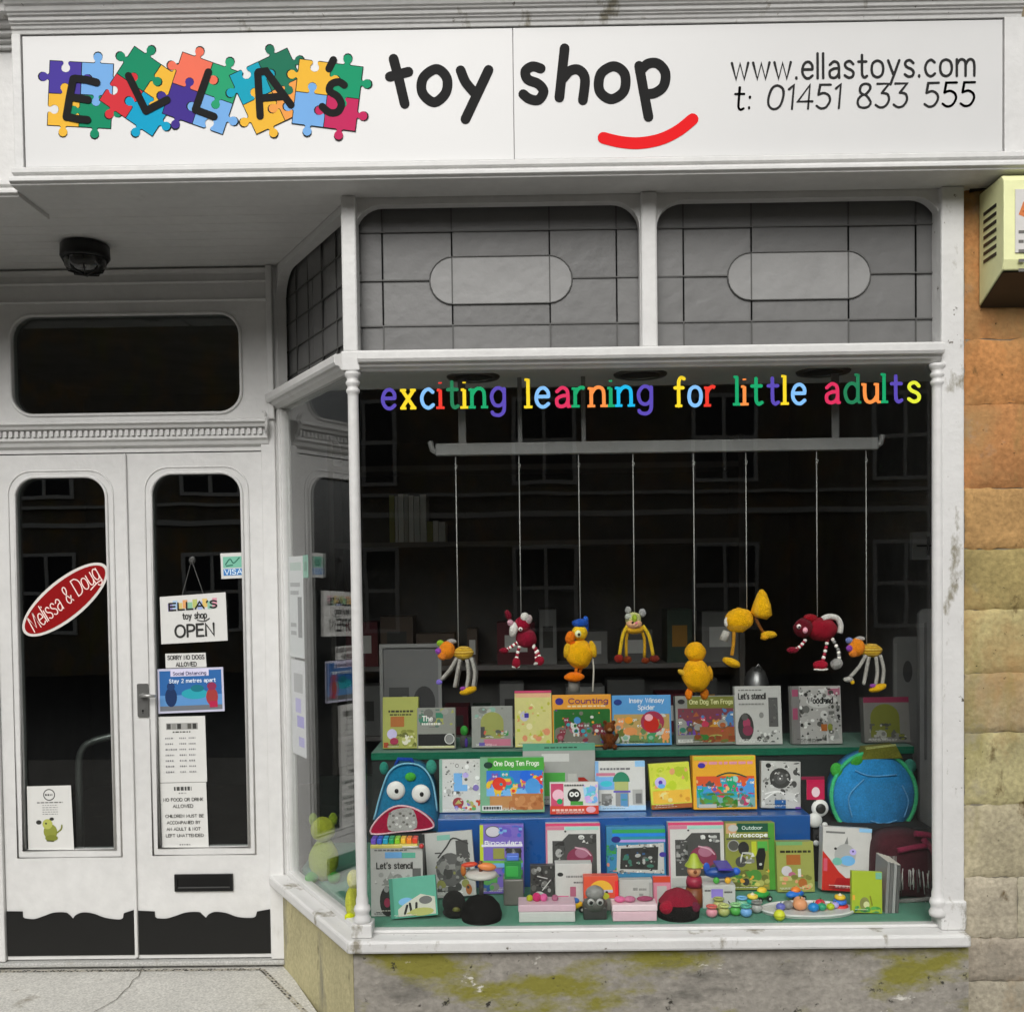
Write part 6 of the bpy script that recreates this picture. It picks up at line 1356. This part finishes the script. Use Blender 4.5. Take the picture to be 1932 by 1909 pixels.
notice('paper_notice', 'small white notice reading SORRY NO DOGS ALLOWED', 'notice', ((312, 1233), (388, 1231), (390, 1258), (313, 1260)), [('t', 'SORRY NO DOGS', .06, .58, .96, .38, '2e2e2c', 13), ('t', 'ALLOWED', .26, .10, .76, .38, '2e2e2c', 13)])
notice('poster', 'blue landscape poster asking to stay two metres apart', 'poster', ((297, 1262), (421, 1258), (424, 1341), (299, 1346)), [
    ('r', .03, .05, .97, .95, '2a64a4'), ('r', .20, .82, .78, .98, 'd8d4ec'), ('t', 'Social Distancing', .24, .85, .74, .10, '3a3a60', 11), ('r', .03, .05, .97, .16, '6e7278'), ('r', .03, .16, .97, .40, '5a90c8'), ('e', .56, .42, .2, .12, '28a0b0'), ('e', .6, .54, .1, .08, '127080'), ('e', .20, .36, .09, .22, '14305c'), ('e', .20, .60, .06, .09, '1c3c6c'), ('e', .82, .34, .09, .20, 'a03838'), ('e', .82, .58, .07, .09, '8c2c50'), ('r', .78, .1, .90, .24, 'b02048'),
    ('t', 'Stay 2 metres apart', .18, .68, .88, .11, 'e4f0fc', 12)], col='c4c4d8')
hrs = [('r', .16, .80, .84, .90, '9a9a96')] + [('r', .18 + i * .11, .81, .26 + i * .11, .89, c) for i, c in enumerate(['4a4a48', '8a8a86', '3a3a38', 'a0a09c', '55554f', '3c3c3a'])] + [('d', .3, .755, .68, .02, '55554f')]
for i in range(7):
    v = .66 - i * .085
    hrs += [('d', .14, v, .32 if i != 2 else .38, .022, '77777a'), ('d', .44, v, .58, .022, '77777a'), ('d', .64, v, .78, .022, '77777a')]
notice('paper_notice', 'tall white opening hours notice on the right door glass', 'notice', ((299, 1352), (387, 1350), (391, 1474), (302, 1476)), hrs)
notice('paper_notice', 'white notice on food and children at the foot of the right door glass', 'notice', ((302, 1477), (389, 1475), (394, 1598), (306, 1599)), [('d', .30, .88, .68, .06, '4a4a48'), ('d', .4, .83, .58, .02, '8a8a88'),
    ('t', 'NO FOOD OR DRINK', .07, .72, .92, .065, '33332f', 12), ('t', 'ALLOWED', .27, .62, .70, .065, '33332f', 12), ('t', 'CHILDREN MUST BE', .10, .47, .92, .06, '33332f', 12), ('t', 'ACCOMPANIED BY', .13, .37, .84, .06, '33332f', 12), ('t', 'AN ADULT & NOT', .12, .27, .84, .06, '33332f', 12), ('t', 'LEFT UNATTENDED', .10, .17, .90, .06, '33332f', 12), ('d', .38, .04, .62, .02, '8a8a88')])
notice('paper_notice', 'white notice with round emblem and olive dog drawing, left door', 'notice', ((51, 1483), (134, 1481), (140, 1601), (54, 1602)), [('o', .50, .86, .12, .085, .02, '3a3a38'), ('d', .41, .845, .59, .03, '2a2a28'), ('d', .22, .73, .80, .018, '6a6a68')] + [('d', .34, .69 - i * .035, .68, .012, '8a8a88') for i in range(5)] + [
    ('e', .50, .28, .15, .12, '8a903c'), ('e', .44, .40, .11, .08, 'b0b45a'), ('e', .52, .18, .14, .05, '7a8030'), ('e', .25, .43, .06, .035, '33332f'), ('e', .54, .48, .05, .025, '33332f'), ('e', .41, .41, .02, .015, '1a1a18'), ('s', [(.64, .26), (.74, .32), (.76, .38)], .03, '7a8030'), ('s', [(.42, .14), (.56, .13)], .03, '55592a')])
# notices inside the splayed window beside the door
def splay_notice(name, label, u0, u1, v0, v1, col, art):
    M4 = MSP; x, y, z = M4 @ Vector(((u0 + u1) / 2, .02, v0))
    t = thing(name, label, 'notice', (x, y, z))
    b = MB(M4); b.plate([rrect(u0, v0, u1, v1)], .0135, .0155, col); b.build('sheet', PAPER, t)
    b = MB(M4)
    for k, (a0, b0, a1, b1, c) in enumerate(art):
        b.poly([(u0 + a0 * (u1 - u0), v0 + b0 * (v1 - v0)), (u0 + a1 * (u1 - u0), v0 + b0 * (v1 - v0)), (u0 + a1 * (u1 - u0), v0 + b1 * (v1 - v0)), (u0 + a0 * (u1 - u0), v0 + b1 * (v1 - v0))], .0132 - k * .0001, c)
    b.build('print', PAPER, t)
zz = lambda dy: CAMZ + (1093 - dy) * 4.12 / FD
splay_notice('paper_notice', 'upper white notice on the splayed window beside the right door', .055, .235, zz(1238), zz(1047), 'd4d6d8', [(.1, .86, .9, .94, 'b0c4bc'), (.1, .7, .8, .74, '9a9ca0'), (.1, .62, .7, .66, '9a9ca0'), (.62, .2, .9, .6, '6a6c70'), (.1, .3, .5, .34, '9a9ca0'), (.1, .22, .5, .26, '9a9ca0')])
splay_notice('paper_notice', 'lower white notice with lilac print on the splayed window', .06, .235, zz(1424), zz(1243), 'd6d6da', [(.2, .66, .85, .86, 'a8a8ac'), (.3, .45, .7, .6, 'b0a8e0'), (.4, .3, .9, .42, '9a90e0'), (.5, .1, .9, .2, 'a8a0e0')])
splay_notice('square_sticker', 'small green sticker behind the upper splayed window notice', .24, .30, zz(1088), zz(1046), '5cae94', [(.2, .3, .8, .7, '3a8a70')])

# ------------------------------------------------------------------ ceiling lamp of the recess
x_, _ = Q(160, 460, 3.93)
t = thing('bulkhead_lamp', 'round black ceiling lamp with dark glass under the recess ceiling', 'lamp', (x_, 3.93, ZC - .001))
b = MB(); b.lathe([(0, ZC - .001), (.080, ZC - .001), (.088, ZC - .008), (.090, ZC - .05), (.085, ZC - .058), (.078, ZC - .060), (.078, ZC - .052), (0, ZC - .052)], x_, 3.93, '0e0e0e', 32); b.build('housing', PLASTIC, t)
b = MB(); b.lathe([(.077, ZC - .0605), (.074, ZC - .085), (.055, ZC - .102), (.025, ZC - .110), (0, ZC - .112)], x_, 3.93, '2c2c2a', 32); b.build('glass_bowl', mat('smoked_glass', .12, .6, .05, 20, coat=.5), t)
b = MB()
for k in range(4):
    a = math.pi * k / 4 + .3
    b.tube([(x_ + .079 * math.cos(a), 3.93 + .079 * math.sin(a), ZC - .062), (x_ + .06 * math.cos(a), 3.93 + .06 * math.sin(a), ZC - .104), (x_, 3.93, ZC - .1175), (x_ - .06 * math.cos(a), 3.93 - .06 * math.sin(a), ZC - .104), (x_ - .079 * math.cos(a), 3.93 - .079 * math.sin(a), ZC - .062)], .003, '0c0c0c', 6)
b.build('cage', PLASTIC, t)

# ------------------------------------------------------------------ stone wall on the right
t = thing('stone_wall', 'ashlar wall of orange and grey stone blocks right of the shop front', 'wall', (2.4, 3.75, -.2))
STC = ['b87a42', 'bc7a40', 'bc7e46', 'b88a56', 'a4965e', 'a8a070', 'a89c7c', 'b0ac80', 'b4b094', 'aca798', 'a29d92']
ys = [560, 640, 762, 921, 1036, 1150, 1270, 1382, 1518, 1655, 1770, 1850, 1990]
zs_ = [2.83] + [Q(1880, y, 3.52)[1] for y in ys[1:]]
rr = random.Random(21)
b = MB(); b.box(1.517, 8, 3.5255, 3.66, -.25, 3.47, (.24, .22, .17)); b.build('mortar_core', STONE, t)
b = MB(); vj = [1.83, 1.90, 1.95, 1.79, 1.86, 1.94, 1.92, 1.78, 1.80, 1.70, 1.9, 1.76]
for i in range(len(zs_) - 1):
    z1_, z0_ = zs_[i], max(zs_[i + 1], -.24)
    xs_ = [1.516, vj[i % len(vj)]]
    while xs_[-1] < 7.9: xs_.append(xs_[-1] + rr.uniform(.35, .6))
    for j in range(len(xs_) - 1):
        base = lin(STC[min(i, len(STC) - 1)]); f_ = rr.uniform(.90, 1.10); g_ = rr.uniform(.97, 1.04); mean = (.33, .25, .135)
        base = [base[k] * .72 + mean[k] * .28 for k in range(3)]
        cb = (base[0] * f_, base[1] * f_ * g_, base[2] * f_)
        xa_, xb_, nx, nz = xs_[j] + .001, xs_[j + 1] - .001, 12, 8
        if xa_ > 2.6:
            b.box(xa_, xb_, 3.522, 3.60, z0_ + .002, z1_ - .002, cb); continue
        g = []
        for v in range(nz + 1):
            for u in range(nx + 1):
                ed = u in (0, nx) or v in (0, nz); e2 = u in (1, nx - 1) or v in (1, nz - 1)
                fu = [0, .025, *[k / (nx - 2) for k in range(1, nx - 2)], .975, 1][u]; fv = [0, .05, *[k / (nz - 2) for k in range(1, nz - 2)], .95, 1][v]
                jx = rr.uniform(-.003, .003); jz = rr.uniform(-.0045, .0045)
                g.append(b.P((xa_ + (xb_ - xa_) * fu + jx, 3.5235 + rr.uniform(-.001, .003) if ed else (3.5185 + rr.uniform(-.0015, .002) if e2 else 3.517 + rr.uniform(-.002, .002)), z0_ + (z1_ - z0_) * fv + jz)))
        for v in range(nz):
            for u in range(nx):
                k = v * (nx + 1) + u; b.F((g[k], g[k + 1], g[k + nx + 2], g[k + nx + 1]), cb, True)
b.box(1.516, 7.9, 3.520, 3.6, 2.833, 3.46, (.20, .15, .09))
b.build('stone_blocks', STONE, t)
# ------------------------------------------------------------------ alarm box
xl = 1.562
za, zb2, zc2 = Q(1848, 369, 3.52)[1], Q(1848, 581, 3.52)[1], Q(1905, 510, 3.35)[1]
t = thing('alarm_box', 'cream alarm bell box with louvres and a printed label on the stone wall', 'alarm box', (1.70, 3.5, zb2))
CRM = (.82, .84, .46)
b = MB(); b.profile([(3.512, za), (3.512, zb2 + .004), (3.345, zc2), (3.335, zc2 + .03), (3.335, za - .02), (3.35, za)], xl, xl + .30, CRM)
b.build('housing', PLASTIC, t, .004)
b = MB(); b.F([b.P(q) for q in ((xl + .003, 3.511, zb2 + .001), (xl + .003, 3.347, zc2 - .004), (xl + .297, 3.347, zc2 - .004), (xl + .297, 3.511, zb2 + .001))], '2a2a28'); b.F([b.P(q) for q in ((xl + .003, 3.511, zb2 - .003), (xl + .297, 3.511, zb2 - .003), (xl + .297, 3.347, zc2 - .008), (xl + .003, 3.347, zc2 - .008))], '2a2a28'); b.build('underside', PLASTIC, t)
b = MB()
for k in range(7):
    z = za - .085 - k * .026; b.box(xl - .0022, xl - .0003, 3.385, 3.475, z, z + .011, '1e1e1a')
b.build('louvre', PLASTIC, t)
b = MB(); b.box(xl + .035, xl + .28, 3.331, 3.3345, zc2 + .05, za - .05, 'd2d0cc'); l_ = b.build('label_plate', CARD, t)
b = MB()
b.poly([(xl + .045, za - .13), (xl + .09, za - .15), (xl + .16, za - .13), (xl + .15, za - .09), (xl + .10, za - .075), (xl + .06, za - .09)], 3.3306, 'd07840')
b.poly([(xl + .055, za - .12), (xl + .1, za - .105), (xl + .13, za - .12), (xl + .1, za - .135)], 3.3303, 'a84a20')
for k in range(5): dash(b, xl + .045, xl + .27, za - .19 - k * .03, .010, 3.3306, '6a6864', k)
b.build('print', CARD, l_)
b = MB(); b.tube([(1.53, 3.515, za + .02), (1.62, 3.50, za + .035), (1.75, 3.50, za + .03), (1.95, 3.505, za + .034)], .013, '1a1a18', 8)
tag(b.build('soffit_shadow_strip', PLASTIC), 'black tube standing in for the soffit shadow above the cream alarm box', 'shadow')  # dark tube in place of the soffit shadow over the alarm box
# ------------------------------------------------------------------ the other side of the street, seen only as reflections
t = thing('stone_house', 'terraced stone house across the street mirrored dimly in the door glass', 'house', (0, -12, -.33))
b = MB(); b.box(-18, 20, -12.6, -12, -.33, 6.9, (.20, .18, .15)); b.build('wall', STONE, t)
b = MB(); b.box(-18, 20, -11.99, -11.93, 2.62, 2.72, (.7, .7, .66)); b.box(-18, 20, -11.99, -11.90, 3.0, 3.06, (.7, .7, .66)); b.build('string_course', WOOD, t)
b = MB(); b.profile([(-11.7, 6.9), (-15, 8.0), (-18, 6.9)], -18, 20, (.05, .047, .043)); b.build('roof', DARK, t)
for i in range(11):
    for zz_ in (.5, 3.2):
        x = -16.6 + i * 3.3
        b = MB(); b.plate([rrect(x, zz_, x + 1.2, zz_ + 1.6), rrect(x + .07, zz_ + .07, x + .57, zz_ + .77), rrect(x + .63, zz_ + .07, x + 1.13, zz_ + .77), rrect(x + .07, zz_ + .84, x + .57, zz_ + 1.53), rrect(x + .63, zz_ + .84, x + 1.13, zz_ + 1.53)], -11.93, -11.97, (.78, .78, .75)); f = b.build('window', WOOD, t)
        b = MB(); b.box(x + .05, x + 1.15, -11.99, -11.98, zz_ + .05, zz_ + 1.55, (.02, .02, .025)); b.build('pane', PLASTIC, f)
